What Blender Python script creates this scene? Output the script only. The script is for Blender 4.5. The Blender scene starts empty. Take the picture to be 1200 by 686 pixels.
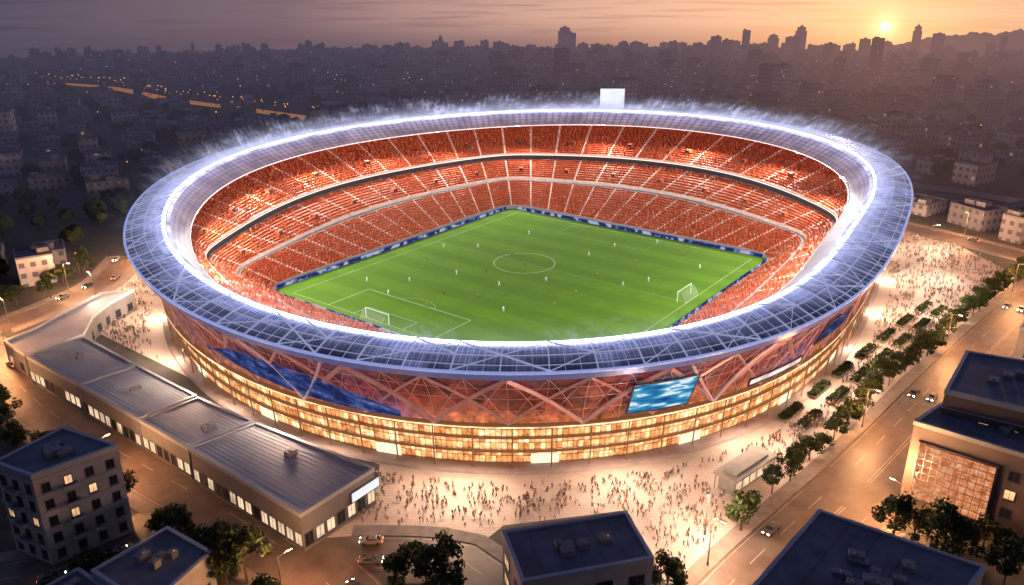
import bpy, bmesh, math, random, numpy as np
from mathutils import Vector, Matrix
R=math.radians
random.seed(7); rng=np.random.default_rng(7)
scene=bpy.context.scene
COL=scene.collection
F=940.0; PIT=R(21.1); CH=82.0
def P(px,py,z=0.0):
    a=(px-600)/F; b=-(py-343)/F
    dx=a; dy=math.cos(PIT)+b*math.sin(PIT); dz=-math.sin(PIT)+b*math.cos(PIT)
    t=(z-CH)/dz
    return Vector((dx*t,dy*t,z))
def proj(x,y,z):
    dz=z-CH
    dep=y*math.cos(PIT)-dz*math.sin(PIT)
    up=y*math.sin(PIT)+dz*math.cos(PIT)
    if dep<1: return (-9999,9999)
    return (600+F*x/dep, 343-F*up/dep)
def gz(x,y):
    r=math.hypot(x,y); return -3.4e-5*max(0.0,r-500)**2

# ---------------------------------------------------------------- nodes
class G:
    def __init__(s,name,world=False):
        if world:
            s.m=bpy.data.worlds.new(name); scene.world=s.m
        else: s.m=bpy.data.materials.new(name)
        s.m.use_nodes=True; s.t=s.m.node_tree; s.t.nodes.clear()
        s.out=s.t.nodes.new('ShaderNodeOutputWorld' if world else 'ShaderNodeOutputMaterial')
    def n(s,ty,ins=None,**pr):
        x=s.t.nodes.new(ty)
        for k,v in pr.items(): setattr(x,k,v)
        if ins:
            for k,v in ins.items(): s.set(x.inputs[k],v)
        return x
    def set(s,sock,v):
        if isinstance(v,bpy.types.NodeSocket): s.t.links.new(v,sock)
        elif isinstance(v,(tuple,list)):
            n=len(sock.default_value)
            v=tuple(v)[:n]+((1.0,) if n==4 and len(v)==3 else ())
            sock.default_value=v
        else: sock.default_value=v
    def M(s,op,a,b=None,c=None,clamp=False):
        x=s.t.nodes.new('ShaderNodeMath'); x.operation=op; x.use_clamp=clamp
        s.set(x.inputs[0],a)
        if b is not None: s.set(x.inputs[1],b)
        if c is not None: s.set(x.inputs[2],c)
        return x.outputs[0]
    def V(s,op,a,b=None,out=0):
        x=s.t.nodes.new('ShaderNodeVectorMath'); x.operation=op
        s.set(x.inputs[0],a)
        if b is not None: s.set(x.inputs[1],b)
        return x.outputs[out]
    def mix(s,f,a,b,mode='MIX'):
        x=s.t.nodes.new('ShaderNodeMix'); x.data_type='RGBA'; x.blend_type=mode
        s.set(x.inputs[0],f); s.set(x.inputs[6],a); s.set(x.inputs[7],b); return x.outputs[2]
    def ramp(s,f,stops,interp='LINEAR'):
        x=s.t.nodes.new('ShaderNodeValToRGB'); cr=x.color_ramp; cr.interpolation=interp
        while len(cr.elements)<len(stops): cr.elements.new(0.5)
        for e,(p,c) in zip(cr.elements,stops):
            e.position=p; e.color=tuple(c)[:3]+(1.0,)
        s.set(x.inputs[0],f); return x.outputs[0]
    def noise(s,scale,vec=None,detail=3,rough=.5):
        x=s.t.nodes.new('ShaderNodeTexNoise'); x.inputs['Scale'].default_value=scale
        x.inputs['Detail'].default_value=detail; x.inputs['Roughness'].default_value=rough
        if vec is not None: s.set(x.inputs['Vector'],vec)
        return x.outputs[0]
    def mr(s,v,a,b,c=0.0,d=1.0,smooth=False):
        x=s.t.nodes.new('ShaderNodeMapRange'); 
        if smooth: x.interpolation_type='SMOOTHSTEP'
        s.set(x.inputs[0],v); s.set(x.inputs[1],a); s.set(x.inputs[2],b); s.set(x.inputs[3],c); s.set(x.inputs[4],d)
        return x.outputs[0]
    def pos(s): return s.t.nodes.new('ShaderNodeNewGeometry').outputs['Position']
    def xyz(s,v):
        x=s.t.nodes.new('ShaderNodeSeparateXYZ'); s.set(x.inputs[0],v); return x.outputs
    def bsdf(s,color,rough=.7,metal=0.0,ecol=None,estr=0.0,bump=None,spec=None,alpha=None):
        x=s.t.nodes.new('ShaderNodeBsdfPrincipled')
        s.set(x.inputs['Base Color'],color); s.set(x.inputs['Roughness'],rough); s.set(x.inputs['Metallic'],metal)
        if ecol is not None:
            s.set(x.inputs['Emission Color'],ecol); s.set(x.inputs['Emission Strength'],estr)
        if spec is not None: s.set(x.inputs['Specular IOR Level'],spec)
        if alpha is not None: s.set(x.inputs['Alpha'],alpha)
        if bump is not None:
            b=s.t.nodes.new('ShaderNodeBump'); b.inputs['Distance'].default_value=bump[1]; b.inputs['Strength'].default_value=.8
            s.set(b.inputs['Height'],bump[0]); s.t.links.new(b.outputs[0],x.inputs['Normal'])
        return x.outputs[0]
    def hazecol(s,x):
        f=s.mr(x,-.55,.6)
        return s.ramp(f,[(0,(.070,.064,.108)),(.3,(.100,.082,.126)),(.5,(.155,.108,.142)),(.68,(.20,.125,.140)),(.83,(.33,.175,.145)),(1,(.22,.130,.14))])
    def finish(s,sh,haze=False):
        if haze:  # haze is painted: emission mixed over the surface by distance
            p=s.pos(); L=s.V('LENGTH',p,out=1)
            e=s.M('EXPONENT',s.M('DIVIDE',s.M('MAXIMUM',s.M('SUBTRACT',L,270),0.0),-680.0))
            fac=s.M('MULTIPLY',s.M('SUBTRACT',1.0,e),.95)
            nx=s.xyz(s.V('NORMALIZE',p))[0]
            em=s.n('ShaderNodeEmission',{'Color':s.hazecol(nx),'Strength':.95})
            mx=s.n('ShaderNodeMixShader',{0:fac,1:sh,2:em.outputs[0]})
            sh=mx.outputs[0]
        s.t.links.new(sh,s.out.inputs[0]); return s.m

def pbr(name,base,rough=.7,metal=0.0,var=.25,vs=.5,haze=False,em=None,es=0.0,bumpd=0):
    g=G(name)
    p=g.pos(); nz=g.noise(vs,p,4,.6)
    lo=tuple(c*(1-var) for c in base); hi=tuple(min(1,c*(1+var)) for c in base)
    c=g.ramp(nz,[(.3,lo),(.7,hi)])
    return g.finish(g.bsdf(c,rough,metal,em,es,(g.noise(vs*6,p,3),bumpd) if bumpd else None),haze)
def emis(name,col,st,var=0.0,vs=1.0,haze=False):
    g=G(name)
    s=st
    if var: s=g.mr(g.noise(vs,g.pos(),3),.3,.7,st*(1-var),st*(1+var))
    return g.finish(g.n('ShaderNodeEmission',{'Color':col,'Strength':s}).outputs[0],haze)

# ---------------------------------------------------------------- mesh builder
class MB:
    def __init__(s): s.v=[]; s.f=[]; s.m=[]; s.uv=[]
    def quad(s,a,b,c,d,m=0,uv=None):
        i=len(s.v); s.v+= [tuple(a),tuple(b),tuple(c),tuple(d)]; s.f.append((i,i+1,i+2,i+3)); s.m.append(m)
        s.uv.append(uv or [(0,0),(1,0),(1,1),(0,1)])
    def poly(s,pts,m=0):
        i=len(s.v); s.v+=[tuple(p) for p in pts]; s.f.append(tuple(range(i,i+len(pts)))); s.m.append(m)
        s.uv.append([(p[0],p[1]) for p in pts])
    def prism(s,poly,z0,z1,ms=0,mt=0,bottom=False,uoff=0.0):
        n=len(poly); u=uoff
        for k in range(n):
            a=poly[k]; b=poly[(k+1)%n]; L=math.hypot(b[0]-a[0],b[1]-a[1])
            s.quad((a[0],a[1],z0),(b[0],b[1],z0),(b[0],b[1],z1),(a[0],a[1],z1),ms,[(u,0),(u+L,0),(u+L,z1-z0),(u,z1-z0)]); u+=L
        s.poly([(p[0],p[1],z1) for p in poly],mt)
        if bottom: s.poly([(p[0],p[1],z0) for p in reversed(poly)],ms)
    def box(s,c,sz,rot=0,ms=0,mt=None,bottom=True):
        cx,cy,cz=c; hx,hy,hz=sz[0]/2,sz[1]/2,sz[2]/2; ca,sa=math.cos(rot),math.sin(rot)
        poly=[(cx+x*ca-y*sa,cy+x*sa+y*ca) for x,y in((-hx,-hy),(hx,-hy),(hx,hy),(-hx,hy))]
        s.prism(poly,cz-hz,cz+hz,ms,ms if mt is None else mt,bottom)
    def beam(s,p0,p1,w,h=None,m=0,w1=None):
        h=h or w; p0=Vector(p0); p1=Vector(p1); d=(p1-p0).normalized()
        up=Vector((0,0,1)) if abs(d.z)<.95 else Vector((1,0,0))
        sd=d.cross(up).normalized(); u2=sd.cross(d).normalized(); k=(w1/w) if w1 else 1
        A=[p0+sd*a*w/2+u2*b*h/2 for a,b in((-1,-1),(1,-1),(1,1),(-1,1))]
        B=[p1+sd*a*w/2*k+u2*b*h/2*k for a,b in((-1,-1),(1,-1),(1,1),(-1,1))]
        for q in range(4): s.quad(A[q],A[(q+1)%4],B[(q+1)%4],B[q],m)
        s.quad(*A[::-1],m=m); s.quad(*B,m=m)
    def cyl(s,p0,p1,r0,r1,n=8,m=0):
        p0=Vector(p0); p1=Vector(p1); d=(p1-p0).normalized()
        up=Vector((0,0,1)) if abs(d.z)<.95 else Vector((1,0,0))
        a=d.cross(up).normalized(); b=a.cross(d).normalized()
        A=[p0+(a*math.cos(t)+b*math.sin(t))*r0 for t in [2*math.pi*i/n for i in range(n)]]
        B=[p1+(a*math.cos(t)+b*math.sin(t))*r1 for t in [2*math.pi*i/n for i in range(n)]]
        for q in range(n): s.quad(A[q],B[q],B[(q+1)%n],A[(q+1)%n],m)
        s.poly(A,m); s.poly(B[::-1],m)
    def mesh(s,name,mats,smooth=False,merge=False):
        me=bpy.data.meshes.new(name); me.from_pydata(s.v,[],s.f)
        for m in mats: me.materials.append(m)
        me.polygons.foreach_set('material_index',s.m)
        uvl=me.uv_layers.new(name='UVMap')
        flat=[c for f in s.uv for p in f for c in p]
        uvl.data.foreach_set('uv',flat)
        if merge:
            bm=bmesh.new(); bm.from_mesh(me); bmesh.ops.remove_doubles(bm,verts=bm.verts,dist=.0005); bmesh.ops.recalc_face_normals(bm,faces=bm.faces); bm.to_mesh(me); bm.free()
        if smooth: me.polygons.foreach_set('use_smooth',[True]*len(me.polygons))
        me.update(); return me
    def obj(s,name,mats,parent=None,smooth=False,merge=False,**props):
        return mk(name,s.mesh(name,mats,smooth,merge),parent,**props)
def mk(name,data,parent=None,loc=None,**props):
    o=bpy.data.objects.new(name,data); COL.objects.link(o)
    if parent is not None: o.parent=parent
    if loc is not None: o.location=loc
    for k,v in props.items(): o[k]=v
    return o
def empty(name,loc=(0,0,0),**props):
    o=mk(name,None,None,loc,**props); o.empty_display_size=.5; return o
def copy_thing(root,loc,rz=0.0,sc=1.0,label=None,zs=None):
    def rec(o,par):
        c=o.copy(); COL.objects.link(c)
        if par is not None:
            c.parent=par
        for ch in KIDS.get(o.name,[]): rec(ch,c)
        return c
    r=rec(root,None); r.location=loc; r.rotation_euler=(0,0,rz); r.scale=(sc,sc,sc if zs is None else sc*zs)
    if label: r['label']=label
    return r
KIDS={}
def reg(root):
    for o in list(COL.objects):
        if o.parent is not None:
            KIDS.setdefault(o.parent.name,[])
            if o not in KIDS[o.parent.name]: KIDS[o.parent.name].append(o)
def tri_data(me):
    bm=bmesh.new(); bm.from_mesh(me); bmesh.ops.triangulate(bm,faces=bm.faces[:])
    v=np.array([x.co[:] for x in bm.verts]); bm.verts.index_update()
    t=np.array([[q.index for q in f.verts] for f in bm.faces]); mi=np.array([f.material_index for f in bm.faces]); bm.free()
    return v,t,mi
def inst(name,base,pos,rot,sc,mats,**props):
    v,t,mi=base; n=len(pos); nv=len(v)
    pos=np.asarray(pos,float); rot=np.asarray(rot,float); sc=np.asarray(sc,float)
    if sc.ndim==1: sc=np.stack([sc]*3,1)
    vv=v[None]*sc[:,None,:]
    c=np.cos(rot)[:,None]; s_=np.sin(rot)[:,None]
    X=vv[...,0]*c-vv[...,1]*s_; Y=vv[...,0]*s_+vv[...,1]*c
    A=np.stack([X,Y,vv[...,2]],-1)+pos[:,None,:]
    T=(t[None]+(np.arange(n)*nv)[:,None,None]).reshape(-1)
    me=bpy.data.meshes.new(name); me.vertices.add(n*nv); me.vertices.foreach_set('co',A.reshape(-1))
    nf=n*len(t); me.loops.add(nf*3); me.loops.foreach_set('vertex_index',T.astype(np.int32))
    me.polygons.add(nf); me.polygons.foreach_set('loop_start',np.arange(0,nf*3,3,dtype=np.int32)); 
    for m in mats: me.materials.append(m)
    me.polygons.foreach_set('material_index',np.tile(mi,n).astype(np.int32))
    me.update(calc_edges=True); me.validate()
    return mk(name,me,None,**props)

# ---------------------------------------------------------------- world
g=G('World',True)
d=g.n('ShaderNodeTexCoord').outputs['Generated']; dn=g.V('NORMALIZE',d); x,y,z=g.xyz(dn)
f=g.mr(x,-.55,.6)
bot=g.ramp(f,[(0,(.075,.066,.110)),(.3,(.12,.092,.130)),(.5,(.24,.145,.155)),(.68,(.44,.23,.18)),(.83,(.74,.34,.17)),(1,(.42,.23,.18))])
upc=g.ramp(f,[(0,(.085,.072,.122)),(.25,(.20,.135,.165)),(.45,(.56,.33,.28)),(.65,(.86,.50,.35)),(.82,(1.0,.60,.33)),(1,(.74,.44,.33))])
c=g.mix(g.mr(z,-.078,-.032,smooth=True),bot,upc)
cl=g.noise(1.0,g.V('MULTIPLY',dn,(6,6,150)),6,.6)
cl2=g.mr(cl,.47,.64,smooth=True)
c=g.mix(g.M('MULTIPLY',cl2,.6),c,g.ramp(f,[(0,(.052,.044,.078)),(.5,(.33,.17,.18)),(.7,(.74,.32,.20)),(.82,(1.0,.50,.20)),(1,(.52,.26,.20))]))
zen=g.mix(g.mr(y,-.5,.6),(.048,.062,.140),(.10,.11,.21))
c=g.mix(g.mr(z,.0,.30,smooth=True),c,zen)
sd=Vector((.404,.914,-.0445)).normalized()
dt=g.M('MAXIMUM',g.V('DOT_PRODUCT',dn,tuple(sd),out=1),0.0)
glow=g.M('ADD',g.M('MULTIPLY',g.M('POWER',dt,130000.0),5.0),g.M('ADD',g.M('MULTIPLY',g.M('POWER',dt,9000.0),.7),g.M('MULTIPLY',g.M('POWER',dt,500.0),.22)))
gc=g.V('SCALE',(1.0,.55,.24)); g.set(gc.node.inputs['Scale'],glow)
c=g.mix(1.0,c,gc,'ADD')
sky=g.n('ShaderNodeTexSky',sky_type='NISHITA',sun_disc=False); sky.sun_elevation=R(3); sky.sun_rotation=R(23.8)
g.set(sky.inputs['Vector'],g.V('ADD',dn,(0,0,.08)))
b1=g.n('ShaderNodeBackground',{'Color':c,'Strength':1.0}); b2=g.n('ShaderNodeBackground',{'Color':sky.outputs[0],'Strength':.004})
ad=g.n('ShaderNodeAddShader',{0:b1.outputs[0],1:b2.outputs[0]})
g.t.links.new(ad.outputs[0],g.out.inputs[0])
sun=bpy.data.lights.new('sun','SUN'); sun.energy=.3; sun.angle=R(.5); sun.color=(1,.55,.35)
so=mk('sun_lamp',sun); so.rotation_euler=(-Vector((.404,.914,.09))).to_track_quat('-Z','Y').to_euler()

# camera
cam=bpy.data.cameras.new('camera'); cam.sensor_width=36; cam.lens=36*F/1200; cam.clip_end=20000; cam.clip_start=1
co=mk('camera',cam,None,(0,0,CH)); co.rotation_euler=(math.pi/2-PIT,0,0); scene.camera=co
scene.view_settings.view_transform='Standard'; scene.view_settings.look='None'; scene.view_settings.exposure=0

# ---------------------------------------------------------------- rim shape
CX,CY=6.0,236.0
def zr(th): return 27+3*math.sin(th)
RP=[(137,262),(148,298),(180,328),(230,358),(300,388),(380,414),(470,434),(560,444),(640,447),(720,440),(800,424),(880,400),(950,368),(1010,328),(1050,285),(1072,245),(1074,222),(1055,195),(1010,170),(950,153),(880,140),(800,132),(710,128),(620,128),(540,132),(460,140),(390,150),(320,163),(250,183),(190,210),(152,238)]
A_=[];B_=[]
for px,py in RP:
    zz=27
    for _ in range(12):
        p=P(px,py,zz); th=math.atan2(p.y-CY,p.x-CX); zz=zr(th)
    A_.append([1]+[fn(k*th) for k in (1,2,3) for fn in (math.cos,math.sin)]); B_.append(math.hypot(p.x-CX,p.y-CY))
FC=np.linalg.lstsq(np.array(A_),np.array(B_),rcond=None)[0]
def rr(th): return float(FC[0]+sum(FC[1+2*(k-1)]*math.cos(k*th)+FC[2+2*(k-1)]*math.sin(k*th) for k in (1,2,3)))
def S(th,f,z):
    if callable(f): f=f(th)
    r=rr(th)*f; return Vector((CX+r*math.cos(th),CY+r*math.sin(th),z))
def gb(t): return 1+.022*abs(math.cos(t))**1.5
def SB(t,f,z): return S(t,f*gb(t),z)
def bump_(t):
    d=math.atan2(math.sin(t+R(42)),math.cos(t+R(42))); return math.exp(-(d/R(30))**2)
def CRF(t): return .909-.024*math.sin(t)-.030*bump_(t)
def EDF(t): return .848-.048*math.sin(t)-.045*bump_(t)
def MIDF(t): return (1+CRF(t))/2
def inS(x,y,f): 
    th=math.atan2(y-CY,x-CX); return math.hypot(x-CX,y-CY)<rr(th)*f
def loft(mb,profs,n,mf=None,a0=0.0,a1=2*math.pi,vs=None):
    cols=[[p(a0+(a1-a0)*i/n) for p in profs] for i in range(n+1)]
    for i in range(n):
        for j in range(len(profs)-1):
            m=mf(i,j) if mf else 0
            u0=i/n; u1=(i+1)/n; v0=j/(len(profs)-1); v1=(j+1)/(len(profs)-1)
            mb.quad(cols[i][j],cols[i+1][j],cols[i+1][j+1],cols[i][j+1],m,[(u0,v0),(u1,v0),(u1,v1),(u0,v1)])

# ---------------------------------------------------------------- materials
m_ground=G('ground_mat'); p=m_ground.pos()
n1=m_ground.noise(.02,p,5,.6); n2=m_ground.noise(.3,p,4,.6)
cc=m_ground.ramp(n1,[(.35,(.020,.024,.018)),(.5,(.045,.044,.044)),(.65,(.028,.034,.024))])
cc=m_ground.mix(.5,cc,m_ground.ramp(n2,[(.3,(.014,.015,.014)),(.7,(.065,.062,.062))]))
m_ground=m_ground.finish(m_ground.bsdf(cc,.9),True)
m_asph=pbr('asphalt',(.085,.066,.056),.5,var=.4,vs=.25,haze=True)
m_paint=pbr('road_paint',(.30,.26,.21),.6,var=.35)
m_kerb=pbr('kerb_concrete',(.15,.13,.12),.8,var=.25,vs=.6)
g=G('plaza_paving'); p=g.pos()
br=g.n('ShaderNodeTexBrick',{'Vector':p,'Color1':(.45,.38,.345),'Color2':(.36,.30,.27),'Mortar':(.24,.195,.175),'Scale':.35,'Mortar Size':.03}).outputs[0]
cc=g.mix(.6,br,g.ramp(g.noise(.06,p,5,.7),[(.3,(.23,.19,.17)),(.7,(.50,.42,.38))]))
m_plaza=g.finish(g.bsdf(cc,.6))
g=G('pitch_grass'); p=g.pos()
ca,sa=.602,.799
xx,yy,_=g.xyz(p); s_=g.M('ADD',g.M('MULTIPLY',g.M('SUBTRACT',xx,-66.0),ca),g.M('MULTIPLY',g.M('SUBTRACT',yy,212.0),sa))
tri=g.M('ABSOLUTE',g.M('SUBTRACT',g.M('FRACT',g.M('DIVIDE',s_,12.0)),.5))
st=g.mr(tri,.21,.29,0,1,True)
cc=g.mix(st,(.105,.235,.009),(.132,.280,.011))
cc=g.mix(g.mr(g.noise(.10,p,5,.75),.3,.7,0,.65),cc,(.085,.180,.010))
m_grass=g.finish(g.bsdf(cc,.9,bump=(g.noise(3,p,2),.05),spec=.15))
m_white=pbr('line_paint',(.58,.66,.48),.6,var=.15)
g=G('seat_terrace'); p=g.pos()
vo=g.n('ShaderNodeTexVoronoi',{'Vector':p,'Scale':1.3}).outputs['Color']; r1=g.xyz(vo)[0]
cc=g.ramp(r1,[(.0,(.42,.062,.014)),(.5,(.50,.088,.020)),(.85,(.56,.125,.035)),(1,(.60,.20,.09))])
cc=g.mix(g.mr(g.noise(.08,p,3),.35,.7,0,.7),cc,(.40,.055,.015))
m_seat=g.finish(g.bsdf(cc,.7))
m_riser=pbr('terrace_riser',(.36,.052,.014),.8,var=.2)
m_aisle=pbr('aisle_concrete',(.78,.62,.54),.8,var=.15)
m_conc=pbr('bowl_concrete',(.30,.25,.25),.8,var=.15)
m_dark=pbr('dark_void',(.03,.02,.025),.6)
m_led=emis('led_white',(.80,.84,1.0),7.0)
m_ledwarm=emis('led_warm',(1.0,.60,.32),2.2,.6,.3)
# roof panels
g=G('roof_glass'); uv=g.n('ShaderNodeUVMap').outputs[0]; u,v,_=g.xyz(uv)
p=g.pos(); nz=g.noise(.07,p,5,.65)
pan=g.n('ShaderNodeTexWhiteNoise',{'Vector':g.n('ShaderNodeCombineXYZ',{0:g.M('FLOOR',g.M('MULTIPLY',u,192.0)),1:g.M('FLOOR',g.M('MULTIPLY',v,4.0))}).outputs[0]}).outputs[0]
cc=g.mix(nz,(.030,.045,.085),(.085,.115,.19))
fu=g.M('ABSOLUTE',g.M('SUBTRACT',g.M('FRACT',g.M('MULTIPLY',u,768.0)),.5)); fine=g.M('GREATER_THAN',fu,.40)
fv=g.M('ABSOLUTE',g.M('SUBTRACT',g.M('FRACT',g.M('MULTIPLY',v,6.0)),.5)); fine2=g.M('GREATER_THAN',fv,.46)
ln=g.M('MAXIMUM',fine,fine2)
es=g.M('ADD',g.M('MULTIPLY',g.M('POWER',v,1.9),.72),g.mr(nz,.42,.72,0.005,.34))  # emission paints the crest glow and reflections into the glass
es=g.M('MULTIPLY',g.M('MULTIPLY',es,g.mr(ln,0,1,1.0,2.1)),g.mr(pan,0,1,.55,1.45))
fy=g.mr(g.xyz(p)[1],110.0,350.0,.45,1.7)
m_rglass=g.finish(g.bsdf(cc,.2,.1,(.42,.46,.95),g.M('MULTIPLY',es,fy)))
m_truss=pbr('truss_white',(.42,.46,.60),.4,.3,var=.1,em=(.64,.69,1.0),es=.34)  # small emission stands in for LED light falling on the beams
g=G('canopy_membrane'); uv=g.n('ShaderNodeUVMap').outputs[0]; u,v,_=g.xyz(uv)
fr=g.M('FRACT',g.M('MULTIPLY',u,240.0)); rib=g.mr(g.M('ABSOLUTE',g.M('SUBTRACT',fr,.5)),.25,.5)
rows=g.M('FRACT',g.M('MULTIPLY',v,5.0)); rb=g.mr(rows,.6,.95)
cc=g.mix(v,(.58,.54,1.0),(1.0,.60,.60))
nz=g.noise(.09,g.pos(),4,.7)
e=g.M('MULTIPLY',g.mr(v,0,1,.62,.20),g.M('SUBTRACT',1.0,g.M('ADD',g.M('MULTIPLY',rib,.5),g.M('MULTIPLY',rb,.4))))  # emission gradient paints the crest halo into the membrane
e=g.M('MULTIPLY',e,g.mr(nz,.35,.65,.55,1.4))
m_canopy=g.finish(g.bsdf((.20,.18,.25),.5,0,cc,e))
# facade
g=G('facade_panels'); uv=g.n('ShaderNodeUVMap').outputs[0]; u,v,_=g.xyz(uv); p=g.pos()
U=g.M('MULTIPLY',u,216.0)
a=g.M('FLOOR',g.M('ADD',U,g.M('MULTIPLY',v,4.0))); b=g.M('FLOOR',g.M('SUBTRACT',U,g.M('MULTIPLY',v,4.0)))
cb=g.n('ShaderNodeCombineXYZ',{0:a,1:b}).outputs[0]
wn=g.n('ShaderNodeTexWhiteNoise',{'Vector':cb}).outputs[0]
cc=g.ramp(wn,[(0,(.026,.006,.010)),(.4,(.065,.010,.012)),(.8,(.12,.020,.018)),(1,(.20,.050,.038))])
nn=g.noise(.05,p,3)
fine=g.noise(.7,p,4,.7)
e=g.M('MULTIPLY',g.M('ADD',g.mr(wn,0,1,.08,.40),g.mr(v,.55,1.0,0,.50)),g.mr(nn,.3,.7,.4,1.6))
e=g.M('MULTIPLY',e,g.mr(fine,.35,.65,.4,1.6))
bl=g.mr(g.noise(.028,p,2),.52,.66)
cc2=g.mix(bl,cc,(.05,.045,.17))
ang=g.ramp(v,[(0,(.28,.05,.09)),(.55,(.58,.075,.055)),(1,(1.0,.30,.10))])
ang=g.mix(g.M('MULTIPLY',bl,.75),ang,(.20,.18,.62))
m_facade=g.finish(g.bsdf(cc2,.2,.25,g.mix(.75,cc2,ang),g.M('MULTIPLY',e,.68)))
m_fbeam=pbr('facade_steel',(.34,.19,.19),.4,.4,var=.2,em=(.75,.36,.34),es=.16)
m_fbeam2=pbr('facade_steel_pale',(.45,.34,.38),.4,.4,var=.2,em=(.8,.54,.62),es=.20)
g=G('lobby_glass'); uv=g.n('ShaderNodeUVMap').outputs[0]; u,v,_=g.xyz(uv)
cb=g.n('ShaderNodeCombineXYZ',{0:g.M('FLOOR',g.M('MULTIPLY',u,700.0)),1:g.M('FLOOR',g.M('MULTIPLY',v,6.0))}).outputs[0]
wn=g.n('ShaderNodeTexWhiteNoise',{'Vector':cb}).outputs[0]
ins=g.noise(.6,g.pos(),6,.85)
e=g.M('MULTIPLY',g.mr(ins,.36,.64,.45,2.3),g.mr(wn,0,1,.7,1.25))
fu=g.M('FRACT',g.M('MULTIPLY',u,700.0)); fv=g.M('FRACT',g.M('MULTIPLY',v,6.0))
fr=g.M('MULTIPLY',g.mr(fu,.05,.3,.4,1.0),g.mr(fv,.05,.22,.25,1.0))
ec=g.ramp(g.M('MULTIPLY',g.M('ADD',wn,ins),.5),[(.2,(.90,.26,.07)),(.5,(1.0,.43,.15)),(.78,(1.0,.68,.36))])
m_lobby=g.finish(g.bsdf((.05,.025,.02),.15,0,ec,g.M('MULTIPLY',e,fr)))
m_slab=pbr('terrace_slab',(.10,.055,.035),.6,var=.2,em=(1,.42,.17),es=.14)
g=G('screen_picture'); uv=g.n('ShaderNodeUVMap').outputs[0]
nz=g.noise(2.6,g.V('MULTIPLY',uv,(.8,1.8,1)),2,.5)
cc=g.ramp(nz,[(.32,(.01,.06,.24)),(.46,(.03,.22,.46)),(.53,(.10,.42,.62)),(.57,(.75,.90,1)),(.62,(.80,.93,1)),(.65,(.06,.30,.60))])
m_screen=g.finish(g.n('ShaderNodeEmission',{'Color':cc,'Strength':.95}).outputs[0])
g=G('mural_picture'); uv=g.n('ShaderNodeUVMap').outputs[0]
nz=g.noise(2.2,g.V('MULTIPLY',uv,(1.5,1,1)),5,.7)
cc=g.ramp(nz,[(.3,(.01,.012,.05)),(.47,(.025,.04,.16)),(.56,(.07,.11,.36)),(.68,(.28,.30,.55))])
m_mural=g.finish(g.n('ShaderNodeEmission',{'Color':cc,'Strength':.7}).outputs[0])
m_whitescreen=emis('white_screen',(.88,.91,1.0),1.0,.15,.2)
m_banner=emis('lit_banner',(1.0,.86,.80),1.0,.4,.4)
m_frame=pbr('dark_frame',(.04,.04,.05),.5)
m_skin=pbr('skin',(.45,.27,.19),.6,var=.05); m_hair=pbr('hair',(.03,.02,.015),.6)
def rndmat(name,stops):
    g=G(name); r=g.n('ShaderNodeObjectInfo').outputs['Random']; r2=g.n('ShaderNodeNewGeometry').outputs['Random Per Island']
    return g.finish(g.bsdf(g.ramp(g.M('FRACT',g.M('ADD',g.M('MULTIPLY',r,7.3),g.M('MULTIPLY',r2,3.1))),stops,'CONSTANT'),.8))
m_shirt=rndmat('shirt_cloth',[(0,(.34,.12,.06)),(.14,(.10,.085,.08)),(.38,(.55,.49,.45)),(.66,(.08,.09,.13)),(.78,(.28,.12,.08)),(.88,(.28,.23,.20))])
m_pants=rndmat('trouser_cloth',[(0,(.06,.06,.075)),(.5,(.09,.075,.06)),(.8,(.24,.20,.17))])
m_kitA=pbr('white_kit',(.75,.75,.75),.8,var=.05); m_kitB=pbr('orange_kit',(.6,.12,.02),.8,var=.05)
m_shorts=pbr('dark_shorts',(.04,.04,.08),.8)
m_fans=rndmat('fan_cloth',[(0,(.48,.080,.018)),(.35,(.55,.12,.03)),(.6,(.42,.06,.014)),(.92,(.56,.22,.11)),(.96,(.18,.05,.03)),(.985,(.65,.48,.38))])
m_fanskin=pbr('fan_skin',(.36,.16,.09),.6,var=.05)
g=G('foliage'); r=g.n('ShaderNodeNewGeometry').outputs['Random Per Island']
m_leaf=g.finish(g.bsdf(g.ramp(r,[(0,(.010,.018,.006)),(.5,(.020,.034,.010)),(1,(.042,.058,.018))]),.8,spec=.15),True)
m_bark=pbr('bark',(.06,.045,.03),.9)
m_steel=pbr('lamp_steel',(.18,.17,.17),.4,.6)
m_lamp=emis('lamp_glow',(1.0,.62,.30),14.0)
m_citylamp=emis('city_lamp_glow',(1.0,.40,.13),1.8,.5,.05)
m_roofm=pbr('metal_roof',(.27,.31,.37),.55,0.0,var=.18,vs=.12)
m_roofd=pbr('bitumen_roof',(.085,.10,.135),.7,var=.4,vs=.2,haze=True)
m_wall=pbr('grey_render',(.24,.24,.255),.7,var=.2,vs=.3)
m_walll=pbr('grey_cladding',(.12,.125,.14),.6,var=.2,vs=.3)
m_wallb=pbr('brown_cladding',(.085,.07,.072),.6,var=.2,vs=.3)
m_edge=pbr('roof_edge_trim',(.26,.30,.36),.4,.3,var=.1)
m_wdark=pbr('window_dark_glass',(.02,.025,.04),.1,.3)
m_wlit=emis('window_lit_glass',(1.0,.56,.27),.9,.6,.5)
m_wcool=emis('window_cool_glass',(1.0,.70,.44),.95,.5,.3)
m_unit=pbr('rooftop_unit_metal',(.16,.17,.20),.5,.4,haze=True)
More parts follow.
